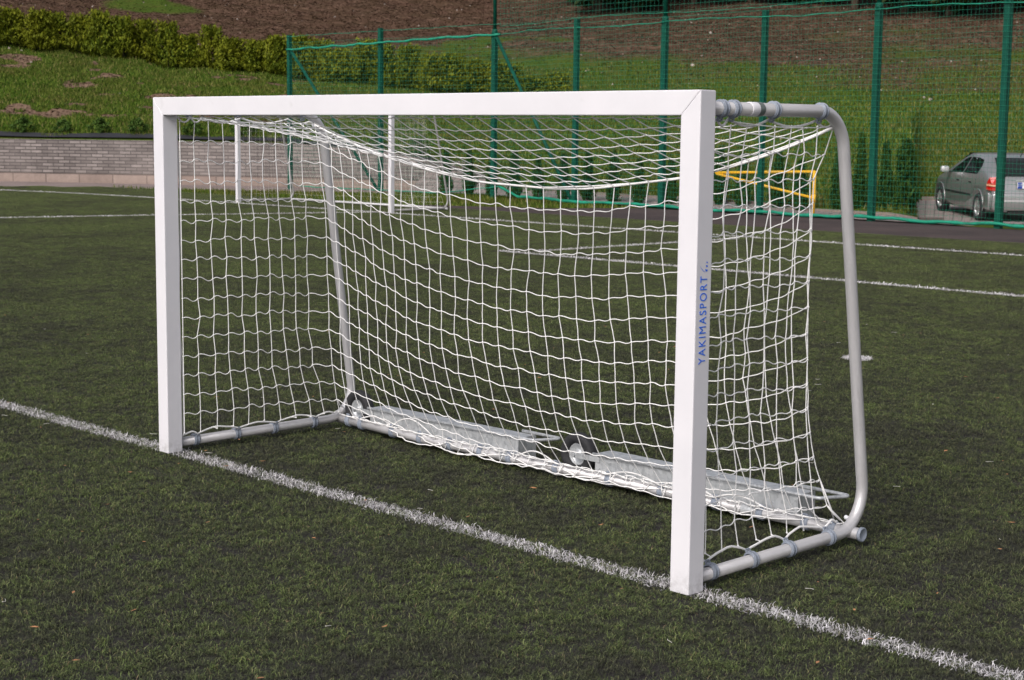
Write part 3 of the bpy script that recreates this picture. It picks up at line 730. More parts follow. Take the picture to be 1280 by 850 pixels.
# top panel
NT=8; tn={}
for i,x in enumerate(xs):
    for k in range(NT+1):
        s=k/NT; y=B_+.006+(ry(x)-B_-.006)*s; zt=1.515+(rz(x)-1.515)*(s**1.08)-.022*4*s*(1-s)*min(1,min(x-.0,3.16-x)/.4)
        if k==0: zt=1.522
        if x<.1 or x>3.08: zt=1.522+(1.50-1.522)*s-.012*math.sin(s*math.pi)
        tn[i,k]=Vector((x+(rnd.uniform(-.006,.006) if 0<i<NC-1 else 0)+.02*s*(1-s)*4,y,zt+(rnd.uniform(-.003,.003) if 0<k<NT else 0)))
    tn[i,NT]=node[i,0]
    tube(bm,[tn[i,k] for k in range(NT+1)],CR,5,False)
for k in range(0,NT):
    pp=[tn[0,k]]
    for i in range(NC-1): pp+=seg(bm,tn[i,k],tn[i+1,k],CR,rnd.uniform(.002,.005),rnd.uniform(-.002,.003),4)[1:]
    tube(bm,pp,CR,5,False)
# side panels
def side(x,edge_i,ef,nc=7,sgn=1,amp=(.008,.015)):
    G={}
    for k in range(NR+1):
        z=1.50-k*(1.50-.075)/NR
        for q in range(nc+1):
            s=q/nc; ye=node[edge_i,k].y if k<NR else ef(.06); y=B_+.008+(ye-B_-.008)*s
            zz=z*(1-s**2)+(node[edge_i,k].z if k<NR else .07)*s**2
            xx=x+(rnd.uniform(-.008,.008) if 0<q<nc else 0)+sgn*(-.02)*math.sin(s*math.pi)*math.sin(z/1.5*math.pi)
            if q==nc: xx=node[edge_i,k].x if k<NR else x
            G[q,k]=Vector((xx,y+(rnd.uniform(-.006,.006) if 0<q<nc else 0),zz+(rnd.uniform(-.008,.008) if 0<q<nc and 0<k else 0)))
    for q in range(nc):
        tube(bm,[G[q,k] for k in range(NR+1)],CR,5,False)
    for k in range(1,NR+1):
        if k==NR: continue
        pp=[G[0,k]]
        for q in range(nc): pp+=seg(bm,G[q,k],G[q+1,k],CR,rnd.uniform(.002,.008),rnd.uniform(*amp)*.55,6)[1:]
        tube(bm,pp,CR,5,False)
    pp=[G[0,0]]
    return G
GN_=side(3.085,NC-1,ney,9,1,(.005,.010)); GF=side(.085,0,fey,10,-1,(.008,.015))
obj('net',bm,M_cord,goal)
# knots
bm=bmesh.new()
for v in list(node.values())+list(GN_.values())+list(GF.values())+list(tn.values()):
    bmesh.ops.create_icosphere(bm,subdivisions=1,radius=.0041,matrix=Matrix.Translation(v))
kn=obj('net_knots',bm,M_cord,goal,True)
# ropes
bm=bmesh.new()
xx=np.linspace(.06,3.10,60); tube(bm,[(x,ry(x),rz(x)-.003) for x in xx],.0045,8)
tube(bm,[(x,ry(x)+.007*math.sin(x*9),rz(x)+.006*math.sin(x*7)) for x in xx],.0030,6)
def edge_rope(G,nc,x,clips,zc,zt,low=True):
    # lower rope looping between the clips
    ys=[B_+.005]+clips+[G[nc,NR].y]; pts=[]
    for a,b in zip(ys[:-1],ys[1:]):
        hh=rnd.uniform(.012,.034)
        pk=rnd.uniform(.3,.7)
        for t in np.linspace(0,1,9)[:-1]: pts.append(Vector((x+rnd.uniform(-.002,.002),a+(b-a)*t,zc-.004+hh*(min(t/pk,(1-t)/(1-pk)))**.75)))
    pts.append(Vector((x,ys[-1],zc+.01))); tube(bm,pts,.0042,7)
    return pts
lp=edge_rope(GN_,9,3.098,[.165,.385,.60,.84],.062,0); lp2=edge_rope(GF,10,.064,[.17,.40,.62,.86],.060,0)
# drop cords from net columns to the rope
for G,nc,pl in ((GN_,9,lp),(GF,10,lp2)):
    for q in range(nc+1):
        v=G[q,NR]; n_=min(pl,key=lambda p:(p-v).length); tube(bm,[v,v.lerp(n_,.5),n_],CR,5,False)
# vertical side ropes: along posts and rear edges
tube(bm,[(3.10,B_+.012+.008*math.sin(z*6),z) for z in np.linspace(.06,1.52,30)],.0036,6)
tube(bm,[(.062,B_+.012+.008*math.sin(z*7),z) for z in np.linspace(.06,1.52,30)],.0036,6)
tube(bm,[(3.10,B_+.01,.33),(3.11,B_+.012,.2),(3.112,B_+.022,.12),(3.10,.12,.075)],.0040,6)
# top side ropes
for x in (3.10,.065):
    yy=[B_+.01,.155,.215,.43,.70,.82 if x>1 else .85]; pts=[]
    for a,b in zip(yy[:-1],yy[1:]):
        for t in np.linspace(0,1,7)[:-1]: pts.append((x,a+(b-a)*t,1.520-.022*math.sin(math.pi*t)))
    pts.append((x,yy[-1],1.503)); tube(bm,pts,.0042,7)
# corner pull cords
tube(bm,[node[NC-1,NR-1],(3.09,.91,.10),(3.095,.945,.072)],.0032,6); tube(bm,[node[NC-1,NR-2],(3.085,.90,.12),(3.06,.955,.070)],.0030,6)
tube(bm,[node[0,NR-1],(.08,1.0,.10),(.07,1.03,.085)],.0032,6)
# rear lower rope winding round the bar, with slack loops in the middle
pts=[]
for x in np.linspace(.08,3.08,170):
    a=x*2*math.pi/.11; pts.append((x,yb(x)-.004+.030*math.cos(a)*.9-.01,.030+.028*abs(math.sin(a*.5))))
tube(bm,pts,.0032,6)
for (a,b,dp) in ((.50,.95,.03),(.72,1.33,.05),(.93,1.62,.035),(1.33,1.93,.02),(1.62,2.22,.018),(2.22,2.93,.015)):
    pts=[]
    for t in np.linspace(0,1,16):
        x=a+(b-a)*t; s=math.sin(math.pi*t); pts.append((x,yb(x)-.022-dp*s*.9+rnd.gauss(0,.004),.042-.030*s+rnd.gauss(0,.003)))
    tube(bm,pts,.0028,6)
for (a,b,h) in ((.50,.80,.06),(1.40,1.62,.035),(1.93,2.22,.03),(2.22,2.50,.035),(2.50,2.75,.03),(.24,.5,.03)):
    tube(bm,[(a+(b-a)*t,yb(a)-.018-.01*math.sin(t*3),.052+h*math.sin(math.pi*t)) for t in np.linspace(0,1,11)],.0034,6)
obj('net_rope',bm,M_rope,goal)
# ballast boxes with wheel and handle
def ballast(x0,x1,wx):
    y0,y1,zt=1.012,1.125,.112
    bm=bmesh.new(); prism(bm,[(y0,.004),(y1,.004),(y1,zt),(y1-.012,zt+.004),(y0+.01,zt+.004),(y0,zt-.004)],'x',x0,x1,.002)
    b=obj('ballast_box',bm,M_galv,goal)
    bm=bmesh.new(); tube(bm,fillet([(x0-.005,y0-.008,zt+.002),(x1+.10,y0-.008,zt+.008),(x1+.165,y1-.005,zt+.010),(x1-.08,y1-.008,zt+.012)],.014,4),.0075,8); obj('handle',bm,M_galv,b)
    bm=bmesh.new(); box(bm,wx-.012,x0+.03,y0-.006,y0-.002,.080,.104,.001); tube(bm,[(wx,y0-.008,.092),(wx,1.09,.092)],.007,8)
    tube(bm,[(wx,y0-.013,.092),(wx,y0-.006,.092)],.010,6); obj('wheel_bracket',bm,M_galv,b)
    Mw=Matrix.Translation((wx,1.040,.092))@Matrix.Rotation(math.pi/2,4,'X'); R=.094
    bm=bmesh.new(); lathe(bm,[(R*.53,.018),(R*.80,.026),(R*.94,.022),(R,.012),(R,-.012),(R*.94,-.022),(R*.80,-.026),(R*.53,-.018)],32,Mw,True); obj('tyre',bm,M_tyre,b)
    bm=bmesh.new(); lathe(bm,[(0,.020),(.011,.020),(.013,.004),(.026,.000),(.036,.006),(.044,.014),(.048,.013),(.050,.005),(.050,-.02),(0,-.02)],28,Mw); obj('wheel_rim',bm,M_galv,b)
    bm=bmesh.new(); box(bm,x1-.05,x1+.002,y0-.003,y0-.001,.01,.10,0); obj('end_plate',bm,M_galv,b)
ballast(.30,1.345,.185); ballast(1.81,2.86,1.690)

# second goal on the far touchline
g2=thing('football_goal','distant white football goal with a thin worn net standing on the far touchline','goal')
a=.08;HB=2.0;X0,X1=-20.85,-15.98;Y0=14.82
for x in (X0,X1-a):
    bm=bmesh.new(); box(bm,x,x+a,Y0,Y0+.08,-.02,HB-a,.003); obj('goalpost',bm,M_white,g2)
bm=bmesh.new(); box(bm,X0,X1,Y0,Y0+.08,HB-a+.001,HB,.003); obj('crossbar',bm,M_white,g2)
for x in (X0+.04,X1-.04):
    bm=bmesh.new(); tube(bm,fillet([(x,Y0+.05,HB-.05),(x,Y0+1.02,HB-.05),(x,Y0+1.45,.03),(x,Y0+.05,.03)],.15,6),.019,10); obj('side_frame',bm,M_oldalu,g2)
bm=bmesh.new(); tube(bm,[(X0,Y0+1.36,.03),(X1,Y0+1.36,.03)],.02,10); obj('rear_bar',bm,M_white,g2)
bm=bmesh.new(); nn=int((X1-X0)/.12)
for i in range(nn+1):
    x=X0+.04+(X1-X0-.08)*i/nn; sg=.12*math.sin(math.pi*i/nn)
    tube(bm,[(x,Y0+.08,HB-.07),(x,Y0+.45,HB-.10-sg),(x,Y0+.8,HB-.1-sg),(x,Y0+.95,1.2),(x,Y0+1.1,.6),(x,Y0+1.34,.05)],.0014,3,False)
for k in range(1,20):
    z=1.9-k*.097; y=float(np.interp(z,[.05,.6,1.2,1.9],[1.34,1.1,.95,.8]))
    tube(bm,[(X0+.04+(X1-X0-.08)*t,Y0+y,z-.02*math.sin(t*9)) for t in np.linspace(0,1,12)],.0014,3,False)
    for x in (X0+.04,X1-.04): tube(bm,[(x,Y0+.08,z),(x,Y0+y,z)],.0014,3,False)
for q in range(1,10):
    for x in (X0+.04,X1-.04): tube(bm,[(x,Y0+.08+q*.1,.05),(x,Y0+.08+min(q*.1,.72),1.9)],.0014,3,False)
obj('net',bm,M_cordf,g2)

# ------------------------------------------------------------------ fence
fence=thing('mesh_fence','tall green mesh fence with square steel posts between the pitch and the footpath','fence')
K0,K1=-0.04957,19.6878
def fy_(x): return K0*x+K1
posts=[(-26.55,3.78,0),(-23.4,3.85,0),(-19.98,6.6,1),(-16.85,3.78,0),(-14.35,6.6,1),(-11.85,3.72,0),(-9.35,6.6,1),(-6.85,6.6,1),(-4.35,3.75,0),(-1.85,6.6,1),(.65,3.75,0),(3.15,6.6,1)]
def fyl(x):   # measured bases left of the tall section drift slightly back
    return fy_(x)+np.interp(x,[-26,-19.75,-16.75,30],[-.6,.55,.0,.0])
for x,h,tall in posts:
    y=float(fyl(x)); bm=bmesh.new(); s=.055
    if tall:
        box(bm,x-s,x+s,y-s,y+s,-.1,3.65,.006); tube(bm,[(x,y,3.65),(x,y,h)],.042,10)
        tube(bm,[(x,y,3.6),(x,y,3.72)],.062,10)
    else: box(bm,x-s*.9,x+s*.9,y-s*.9,y+s*.9,-.1,h,.006)
    po=obj('post',bm,M_green,fence)
    if x<-19 or x>1: pass
def brace(x0,z0,x1):
    bm=bmesh.new(); tube(bm,[(x0,float(fyl(x0))-.03,z0),(x1,float(fyl(x1))-.03,.05)],.038,8); obj('brace',bm,M_green,fence)
brace(-26.5,3.45,-23.46); brace(-19.93,3.6,-16.93)
def grid_net(name,x0,x1,z0,z1,px,pz,rv,rh,yoff=0):
    bm=bmesh.new()
    n=int((x1-x0)/px)
    for i in range(n+1):
        x=x0+(x1-x0)*i/n+rnd.gauss(0,.005); y=float(fyl(x))+yoff
        zz=np.linspace(z0,z1,4); tube(bm,[(x+rnd.gauss(0,.006),y+rnd.gauss(0,.01),float(z)) for z in zz],rv,3,False)
    m=int((z1-z0)/pz)
    for k in range(m+1):
        z=z0+(z1-z0)*k/m; ph=rnd.random()*6; st=.6; q=int((x1-x0)/st); wv=0
        p=[]
        for j in range(q+1):
            x=x0+(x1-x0)*j/q; wv=.7*wv+rnd.gauss(0,.005); p.append((x,float(fyl(x))+yoff,z+wv-.012*math.sin(x*math.pi/2.5)**2))
        tube(bm,p,rh,3,False)
    return obj(name,bm,M_gnet,fence)
grid_net('mesh_panel',-26.55,-19.98,.06,3.6,.075,.09,.0016,.0024,-.06)
grid_net('mesh_panel',-19.98,4,.06,3.7,.075,.09,.0016,.0025,-.07)
grid_net('ball_net',-19.98,4,3.72,6.5,.11,.11,.0020,.0031,.06)
def wav_rope(name,pts,r,am,f=7):
    bm=bmesh.new(); P=[Vector(p) for p in pts]; out=[]
    for a,b in zip(P[:-1],P[1:]):
        L=(b-a).length; n=max(2,int(L/.12))
        for k in range(n):
            t=k/n; q=a.lerp(b,t); q.z+=am*math.sin((q.x)*f)+rnd.gauss(0,am*.35); q.y+=rnd.gauss(0,am*.3); out.append(q)
    out.append(P[-1]); tube(bm,out,[r*rnd.uniform(.75,1.25) for _ in out],7); return obj(name,bm,M_grope,fence)
Y=lambda x:float(fyl(x))-.085
wav_rope('top_rope',[(-26.55,Y(-26.55),3.42),(-23.35,Y(-23.35),3.50),(-21.5,Y(-21.5),3.56),(-19.75,Y(-19.75),3.60)],.026,.012)
wav_rope('edge_wire',[(-26.55,Y(-26.55),3.74),(-19.75,Y(-19.75),3.83)],.005,.006)
wav_rope('top_rope',[(x,Y(x),3.60+.03*math.sin(x*1.3)) for x in np.linspace(-19.75,4,20)],.009,.008)
wav_rope('edge_wire',[(x,Y(x),3.78+.02*math.sin(x*1.1)) for x in np.linspace(-19.75,4,20)],.006,.006)
bot=[(-26,.04),(-23.4,.03),(-21.5,.02),(-19.75,.22),(-18.9,.02),(-17.8,.03),(-16.75,-.0),(-15.4,.03),(-14.2,.02),(-13,.0),(-11.85,.03),(-10.6,.0),(-9.35,.04),(-8.2,.01),(-6.85,.04),(-5.8,.0),(-4.6,.03),(0,.02),(4,.02)]
wav_rope('bottom_rope',[(x,Y(x),.02+z) for x,z in bot if x<=-19.75],.012,.006)
wav_rope('bottom_rope',[(x,Y(x),.02+z) for x,z in bot if x>=-19.75],.030,.008)

# ------------------------------------------------------------------ yellow barrier behind the fence
yb_=thing('yellow_barrier','yellow tubular swing barrier arm with a diagonal strut beside the footpath','barrier')
bx,by=[float(v) for v in pos(1017,30.6)]; ex,ey=[float(v) for v in pos(893,31.4)]
dx,dy=ex-bx,ey-by; L=math.hypot(dx,dy); ux,uy=dx/L,dy/L
bm=bmesh.new(); tube(bm,[(bx,by,-.06),(bx,by,.80)],.034,12); obj('post',bm,M_yellow,yb_)
bm=bmesh.new(); tube(bm,[(bx,by,.785),(ex,ey,.72)],.026,12); tube(bm,[(bx+ux*.02,by+uy*.02,.30),(ex-ux*.02,ey-uy*.02,.70)],.024,12); obj('arm',bm,M_yellow,yb_)
bm=bmesh.new(); tube(bm,[(bx,by,.22),(bx,by,.36)],.044,12); obj('hinge',bm,M_yellow,yb_)

# ------------------------------------------------------------------ vegetation
def foliage(name,n,kind,mat,leaf,seed,h=1.,r=.5):
    """leaf-sized faces through the volume of an uneven crown, base at z=0, height h, radius r"""
    R=np.random.default_rng(seed)
    nb=26 if kind!='tree' else 40
    P=[]
    if kind in('cone','hedge'):
        # fronds: sprays fanning from an axis, each a cluster of leaves along an upswept curve
        nf=n//9; a=R.random(nf)*2*math.pi; z0=R.random(nf)**(.9)*(.93)*h
        prof=(lambda z:np.clip(1.05-z/h,0.03,1)**.72*np.clip(.6+z/h*3,0,1)*1.1) if kind=='cone' else (lambda z:np.clip(1.16-z/h,0.1,1)**.55*np.clip(.75+z/h*2.,0,1))
        lump=1+.22*np.sin(a*3+seed)+.15*np.sin(z0/h*9+a*2)
        rr=r*prof(z0)*lump*(.55+.5*R.random(nf)**.6)
        for q in range(9):
            t=.45+.55*q/8; da=R.normal(0,.10,nf)
            px=np.cos(a+da)*rr*t; py=np.sin(a+da)*rr*t; pz=z0+(.13*h if kind=='cone' else .15*h)*t*t+R.normal(0,.02*h,nf)-.02*h
            P.append(np.stack([px,py,np.clip(pz,.01,None)],1))
        P=np.concatenate(P); frond=np.tile(R.random(nf),9)
        lf=leaf*np.concatenate([np.full(nf,1.-.35*q/8) for q in range(9)])
        tt=.35*frond+.35*R.random(len(P))+.3*np.repeat(np.linspace(0,1,9),nf)
    else:
        cen=[];rad_=[]
        for _ in range(nb):
            zc=R.random()**.8; rw=(1-abs(zc-.42)*1.35)*r; aa=R.random()*6.28; q=R.random()**.5*max(rw,.1*r)
            cen.append((math.cos(aa)*q,math.sin(aa)*q,h*(.12+.8*zc))); rad_.append(r*R.uniform(.16,.36))
        cen=np.array(cen);rad_=np.array(rad_); ci=R.integers(0,nb,n); d=R.normal(0,1,(n,3)); d/=np.linalg.norm(d,axis=1)[:,None]
        P=cen[ci]+d*(rad_[ci]*R.random(n)**.35)[:,None]*np.array([1,1,.7]); P[:,2]=np.clip(P[:,2],.02,None); lf=np.full(n,leaf); tt=.5*R.random(nb)[ci]+.5*R.random(n)
    m=len(P); u=R.normal(0,1,(m,3)); u/=np.linalg.norm(u,axis=1)[:,None]; v=np.cross(u,R.normal(0,1,(m,3))); v/=np.linalg.norm(v,axis=1)[:,None]
    if kind in('cone','hedge'): u[:,2]=np.abs(u[:,2])+.5; u/=np.linalg.norm(u,axis=1)[:,None]
    s=(lf*R.uniform(.6,1.3,m))[:,None]
    V=np.stack([P-u*s*.6,P+v*s*.32,P+u*s*.8,P-v*s*.32],1).reshape(-1,3)
    return V,np.arange(4*m).reshape(-1,4),np.repeat(np.clip(tt,0,1),4)
def mk_fol(name,*a,**k):
    V,F,T=foliage(name,*a,**k); mat=a[2]
    me_o=np_mesh(name,V,F,mat,{'tint':T}); me=me_o.data; bpy.data.objects.remove(me_o); return me
def stem_mesh(name,h,r0,limbs=6,spread=.3,seed=0):
    R=random.Random(seed); bm=bmesh.new(); p=[(R.gauss(0,.02*h*k/5),R.gauss(0,.02*h*k/5),-.15+(h+.15)*k/5) for k in range(6)]
    tube(bm,p,[r0*(1-.16*k) for k in range(6)],8)
    for q in range(limbs):
        z=h*R.uniform(.25,.9); a=R.random()*6.28; L=spread*R.uniform(.5,1)
        tube(bm,[(0,0,z),(math.cos(a)*L*.5,math.sin(a)*L*.5,z+L*.25),(math.cos(a)*L,math.sin(a)*L,z+L*.55)],[r0*.4,r0*.25,r0*.1],5)
    me=bpy.data.meshes.new(name); bm.to_mesh(me); bm.free(); me.materials.append(M_bark); return me
def plant(kind,fol,stem,x,y,z,sc,label,cat,group,rz=None,fname='foliage',sname='stem',tilt=0):
    o=thing(kind,label,cat,(x,y,z),rnd.random()*6.28 if rz is None else rz,group); o.scale=sc; o.rotation_euler[0]=tilt
    f=bpy.data.objects.new(fname,fol); COL.objects.link(f); f.parent=o
    s=bpy.data.objects.new(sname,stem); COL.objects.link(s); s.parent=o
    return o
hm=[mk_fol('hedge_foliage',3600,'hedge',M_hedge,.085,s,h=1.0,r=.5) for s in (1,2,3,4)]
hst=stem_mesh('hedge_stem',.8,.025,6,.3,3)
def zat(x,y): return float(tz(np.array([x]),np.array([y]))[0])
# golden hedge along the slope
hc=np.arange(-62,706,27.); n_h=len(hc)
for i,c in enumerate(hc):
    c=c+rnd.uniform(-5,5); DH=float(np.interp(c,CK,TDH))-.2; x,y=[float(v) for v in pos(c,DH+rnd.uniform(-.25,.25))]
    hh=float(np.interp(c,[0,190,360,500,700],[1.45,1.38,1.25,1.45,1.0]))*rnd.uniform(.88,1.12)*(1.1 if c<420 else 1)
    if c<-10: cl='golden green conifer shrub of the hillside hedge at its far left end'
    lab='bushy yellow green conifer in the hedge on the slope, one of a close row' if c<358 else 'bushy yellow green conifer in the hedge on the slope, seen through the green mesh fence'
    plant('hedge_conifer',hm[i%4],hst,x,y,zat(x,y)-.05,(1.5*rnd.uniform(.9,1.15),1.5*rnd.uniform(.9,1.12),hh*rnd.uniform(.95,1.12)),lab,'hedge shrub','yellow green conifers of the hillside hedge left of the fence' if c<358 else 'yellow green conifers of the hillside hedge behind the fence')
# dark conifers along the footpath
tm_=[mk_fol('conifer_foliage',3300,'cone',M_thuja,.075,s,h=1.0,r=.30) for s in (11,12,13)]
tst=stem_mesh('conifer_stem',.85,.02,5,.12,5)
small=[555,584,612,641,671,702,733,765,798,838,870,899,927,972,1000]
for i,c in enumerate(small):
    D=float(np.interp(c,[555,640,1000],[39,36.5,32.4]))+rnd.uniform(-.1,.1); x,y=[float(v) for v in pos(c,D)]
    h=rnd.uniform(.95,1.12)*(1 if c<860 else 1.08)
    plant('small_conifer',tm_[i%3],tst,x,y,zat(x,y)-.03,(h*.6,h*.6,h),'small dark green cone shaped conifer in the row behind the footpath','conifer','small dark conifers in a row behind the footpath')
big=[(1047,32.2,1.28,.5,'narrow dark conifer leftmost of the taller ones, just left of the near goal upright'),
     (1075,32.4,1.42,.42,'tall dark conifer right beside the green fence post, second of the taller ones'),
     (1106,32.3,1.30,.46,'dark conifer in the middle of the taller clump right of the fence post'),
     (1131,32.2,1.30,.8,'broad dark conifer at the right end of the row, next to the parking area')]
for i,(c,D,h,w,lab) in enumerate(big):
    x,y=[float(v) for v in pos(c,D)]; plant('tall_conifer',tm_[i%3],tst,x,y,zat(x,y)-.03,(h*w,h*w,h),lab,'conifer','taller dark conifers beside the parking area')
# small round shrubs in the black fabric bed
wm=mk_fol('shrub_leaves',900,'bush',M_weed,.07,21,h=.5,r=.38); wst=stem_mesh('shrub_stem',.35,.012,5,.2,8)
for i,c in enumerate([-30,26,76,122,168,240,300,360,420,470,520]):
    D0=float(np.interp(c,CK,TD0)); x,y=[float(v) for v in pos(c,D0+1.0)]
    s=rnd.uniform(.75,1.05)
    plant('round_shrub',wm,wst,x,y,zat(x,y),(s,s,s),'low round leafy green shrub in the black bed on top of the retaining wall','shrub','low round shrubs above the retaining wall')
# forest edge at the top of the slope
fm=[mk_fol('tree_crown',5200,'tree',M_leaf,.42,s,h=9.,r=3.4) for s in (31,32,33)]; fst=stem_mesh('tree_trunk',7,.22,9,2.6,9)
fr=[(1290,79.5,'right'),(1235,80,''),(1178,79.5,''),(1120,80.5,''),(1060,81.5,''),(1000,83,''),(930,84,''),(860,83.5,''),(790,82.5,''),(742,82,''),(690,94,''),(1360,82,''),(620,97,''),(540,99,''),(450,99,''),(350,100,''),(240,100,''),(120,101,''),(10,101,'')]
for i,(c,D,_) in enumerate(fr):
    x,y=[float(v) for v in pos(c,D)]; s=rnd.uniform(.9,1.15); dz=-.6 if c>700 else .3
    plant('forest_tree',fm[i%3],fst,x,y,zat(x,y)+dz,(s,s,s),'dark leafy tree at the forest edge along the top of the slope','tree','dark trees along the top edge of the slope',fname='crown',sname='trunk')
# pale stones / paper on the slope
M_stone=simple('pale_stone',(.33,.28,.24,1),.9,0,.2,10)
bm=bmesh.new()
for q in range(420):
    c=rnd.uniform(-40,1320); D=rnd.uniform(50,92) if rnd.random()<.85 else rnd.uniform(44,60)
    if D<60 and rnd.random()<.6: continue
    x,y=[float(v) for v in pos(c,D)]; z=zat(x,y); s=rnd.uniform(.016,.048)*(1.7 if rnd.random()<.05 else 1)
    r=bmesh.ops.create_icosphere(bm,subdivisions=1,radius=s,matrix=Matrix.Translation((x,y,z+s*.2)))
    for v in r['verts']: v.co+=Vector((rnd.gauss(0,s*.25),rnd.gauss(0,s*.25),rnd.gauss(0,s*.15)))
tag(obj('pale_stones',bm,M_stone),'scattered small pale stones lying on the slope','stones',None,'stuff')

# ------------------------------------------------------------------ car
def build_car():
    root=thing('parked_car','silver five door hatchback parked on the paving beyond the fence, seen from behind','car')
    Lc=4.11
    topx=[0.06,.10,.16,.30,.46,.62,.80,1.1,1.7,2.2,2.55,2.9,3.12,3.4,3.75,3.98,4.08]
    topz=[.62,.80,.95,1.06,1.17,1.275,1.35,1.405,1.42,1.40,1.27,1.08,.965,.91,.83,.72,.60]
    wmax=[.74,.785,.80,.825,.84,.848,.852,.855,.855,.855,.855,.853,.85,.845,.82,.77,.68]
    belt=[.62,.80,.95,.965,.965,.96,.955,.95,.94,.93,.925,.92,.915,.89,.81,.70,.58]
    roofw=[.70,.72,.73,.66,.62,.60,.59,.585,.585,.58,.60,.64,.67,.70,.70,.66,.58]
    bm=bmesh.new(); rings=[]
    for x,zt,w,b,rw in zip(topx,topz,wmax,belt,roofw):
        zs=.20 if .3<x<3.8 else .24
        hasgl=zt>b+.02
        rz_=zt-.05 if hasgl else b-.01
        b_=b if hasgl else b-.03
        rw_=rw+(w-.03-rw)*(1-min(1,(zt-b)/.42)) if hasgl else w-.05
        half=[(w-.06,zs),(w-.01,zs+.10),(w,.50 if zt>.55 else .42),(w-.004,min(.60,b_-.02)),(w-.012,min(.74,b_-.01)),(w-.03,b_),
              (rw_+.01,rz_-.005 if hasgl else b_+.006),(rw_-.05,rz_+.033 if hasgl else b_+.012),(rw_*.5,zt-.004 if hasgl else b_+.022),(0,zt if hasgl else b_+.028)]
        full=half+[(-y,z) for y,z in half[-2::-1]]
        rings.append([bm.verts.new((x,y,z)) for y,z in full])
    n=len(rings[0])
    for i in range(len(rings)-1):
        for k in range(n-1):
            f=bm.faces.new((rings[i][k],rings[i+1][k],rings[i+1][k+1],rings[i][k+1])); f.smooth=True
        bm.faces.new((rings[i][n-1],rings[i+1][n-1],rings[i+1][0],rings[i][0]))
    bm.faces.new(rings[0]); bm.faces.new(rings[-1][::-1])
    bmesh.ops.recalc_face_normals(bm,faces=bm.faces)
    body=obj('body',bm,M_car,root)
    # wheel arches cut out
    cb=bmesh.new()
    for wx in (.80,3.42):
        for s in (-1,1):
            Mw=Matrix.Translation((wx,s*.80,.31))@Matrix.Rotation(math.pi/2,4,'X'); lathe(cb,[(0,-.17),(.355,-.17),(.355,.17),(0,.17)],28,Mw)
    bmesh.ops.recalc_face_normals(cb,faces=cb.faces); cme=bpy.data.meshes.new('cut'); cb.to_mesh(cme); cb.free(); co_=bpy.data.objects.new('cut',cme); COL.objects.link(co_)
    md=body.modifiers.new('b','BOOLEAN'); md.object=co_; md.operation='DIFFERENCE'; md.solver='EXACT'
    dg=bpy.context.evaluated_depsgraph_get(); me=bpy.data.meshes.new_from_object(body.evaluated_get(dg)); body.modifiers.clear(); body.data=me
    me.name='body'; bpy.data.objects.remove(co_)
    # arch lips
    for wx in (.80,3.42):
        for s in (-1,1):
            bm=bmesh.new(); tube(bm,[(wx+.362*math.cos(a),s*.846,.31+.362*math.sin(a)) for a in np.linspace(-.2,math.pi+.2,22)],.012,6); obj('arch_lip',bm,M_car,root)
            Mw=Matrix.Translation((wx,s*.765,.295))@Matrix.Rotation(-s*math.pi/2,4,'X')
            bm=bmesh.new(); lathe(bm,[(.19,.085),(.25,.095),(.285,.085),(.30,.05),(.30,-.05),(.285,-.085),(.19,-.085)],32,Mw,True); wh=obj('wheel',bm,M_tyre,root)
            bm=bmesh.new(); lathe(bm,[(.205,.085),(.195,.088),(.185,.06),(.17,.02),(0,.015)],28,Mw)
            lathe(bm,[(.0,.075),(.045,.075),(.05,.03)],16,Mw)
            for q in range(5):
                a=q*2*math.pi/5+.3; v1=(math.cos(a),math.sin(a)); t=(-v1[1],v1[0])
                pts=[(v1[0]*.03+t[0]*.032,v1[1]*.03+t[1]*.032),(v1[0]*.19+t[0]*.022,v1[1]*.19+t[1]*.022),(v1[0]*.19-t[0]*.022,v1[1]*.19-t[1]*.022),(v1[0]*.03-t[0]*.032,v1[1]*.03-t[1]*.032)]
                vs=[Mw@Vector((u,v,.070)) for u,v in pts]+[Mw@Vector((u,v,.03)) for u,v in pts]; vv=[bm.verts.new(p) for p in vs]
                bm.faces.new(vv[:4]); 
                for k in range(4): bm.faces.new((vv[k],vv[4+k],vv[4+(k+1)%4],vv[(k+1)%4]))
            obj('rim',bm,M_rim,wh)
            bm=bmesh.new(); lathe(bm,[(0,.012),(.18,.012)],24,Mw); obj('brake',bm,M_plasticb,wh)
    # glass: side windows follow the tumblehome between beltline and roof rail
    def sidept(x,f,s,o=.006):
        w=np.interp(x,topx,wmax)-.03;b=np.interp(x,topx,belt);zt=np.interp(x,topx,topz)
        rw=np.interp(x,topx,roofw);rw_=rw+(w-rw)*(1-min(1,(zt-b)/.42))+.01; rzz=zt-.055
        return (x,s*(w+(rw_-w)*f+o),b+(rzz-b)*f)
    def win(name,poly,s,mat=M_glass,off=.006):
        bm=bmesh.new(); vs=[bm.verts.new(sidept(x,f,s,off)) for x,f in poly]; bm.faces.new(vs); bmesh.ops.solidify(bm,geom=bm.faces[:],thickness=.003); return obj(name,bm,mat,root)
    for s in (1,-1):
        win('window',[(1.98,.08),(2.25,.08),(2.50,.08),(2.80,.10),(2.72,.42),(2.5,.70),(2.28,.90),(1.98,.90)][::1],s)
        win('window',[(1.90,.08),(1.90,.90),(1.45,.90),(1.12,.84),(1.0,.55),(1.02,.08)],s)
        # door shut lines, side rub strip, handles
        for xx,z0,z1 in ((1.94,.28,.94),(2.98,.30,.90)):
            bm=bmesh.new(); w=float(np.interp(xx,topx,wmax)); tube(bm,[(xx,s*(w-.055),z0-.02),(xx,s*(w+.0005),.5),(xx,s*(w-.012),.75),(xx,s*(w-.03),z1)],.004,4); obj('door_gap',bm,M_plasticb,root)
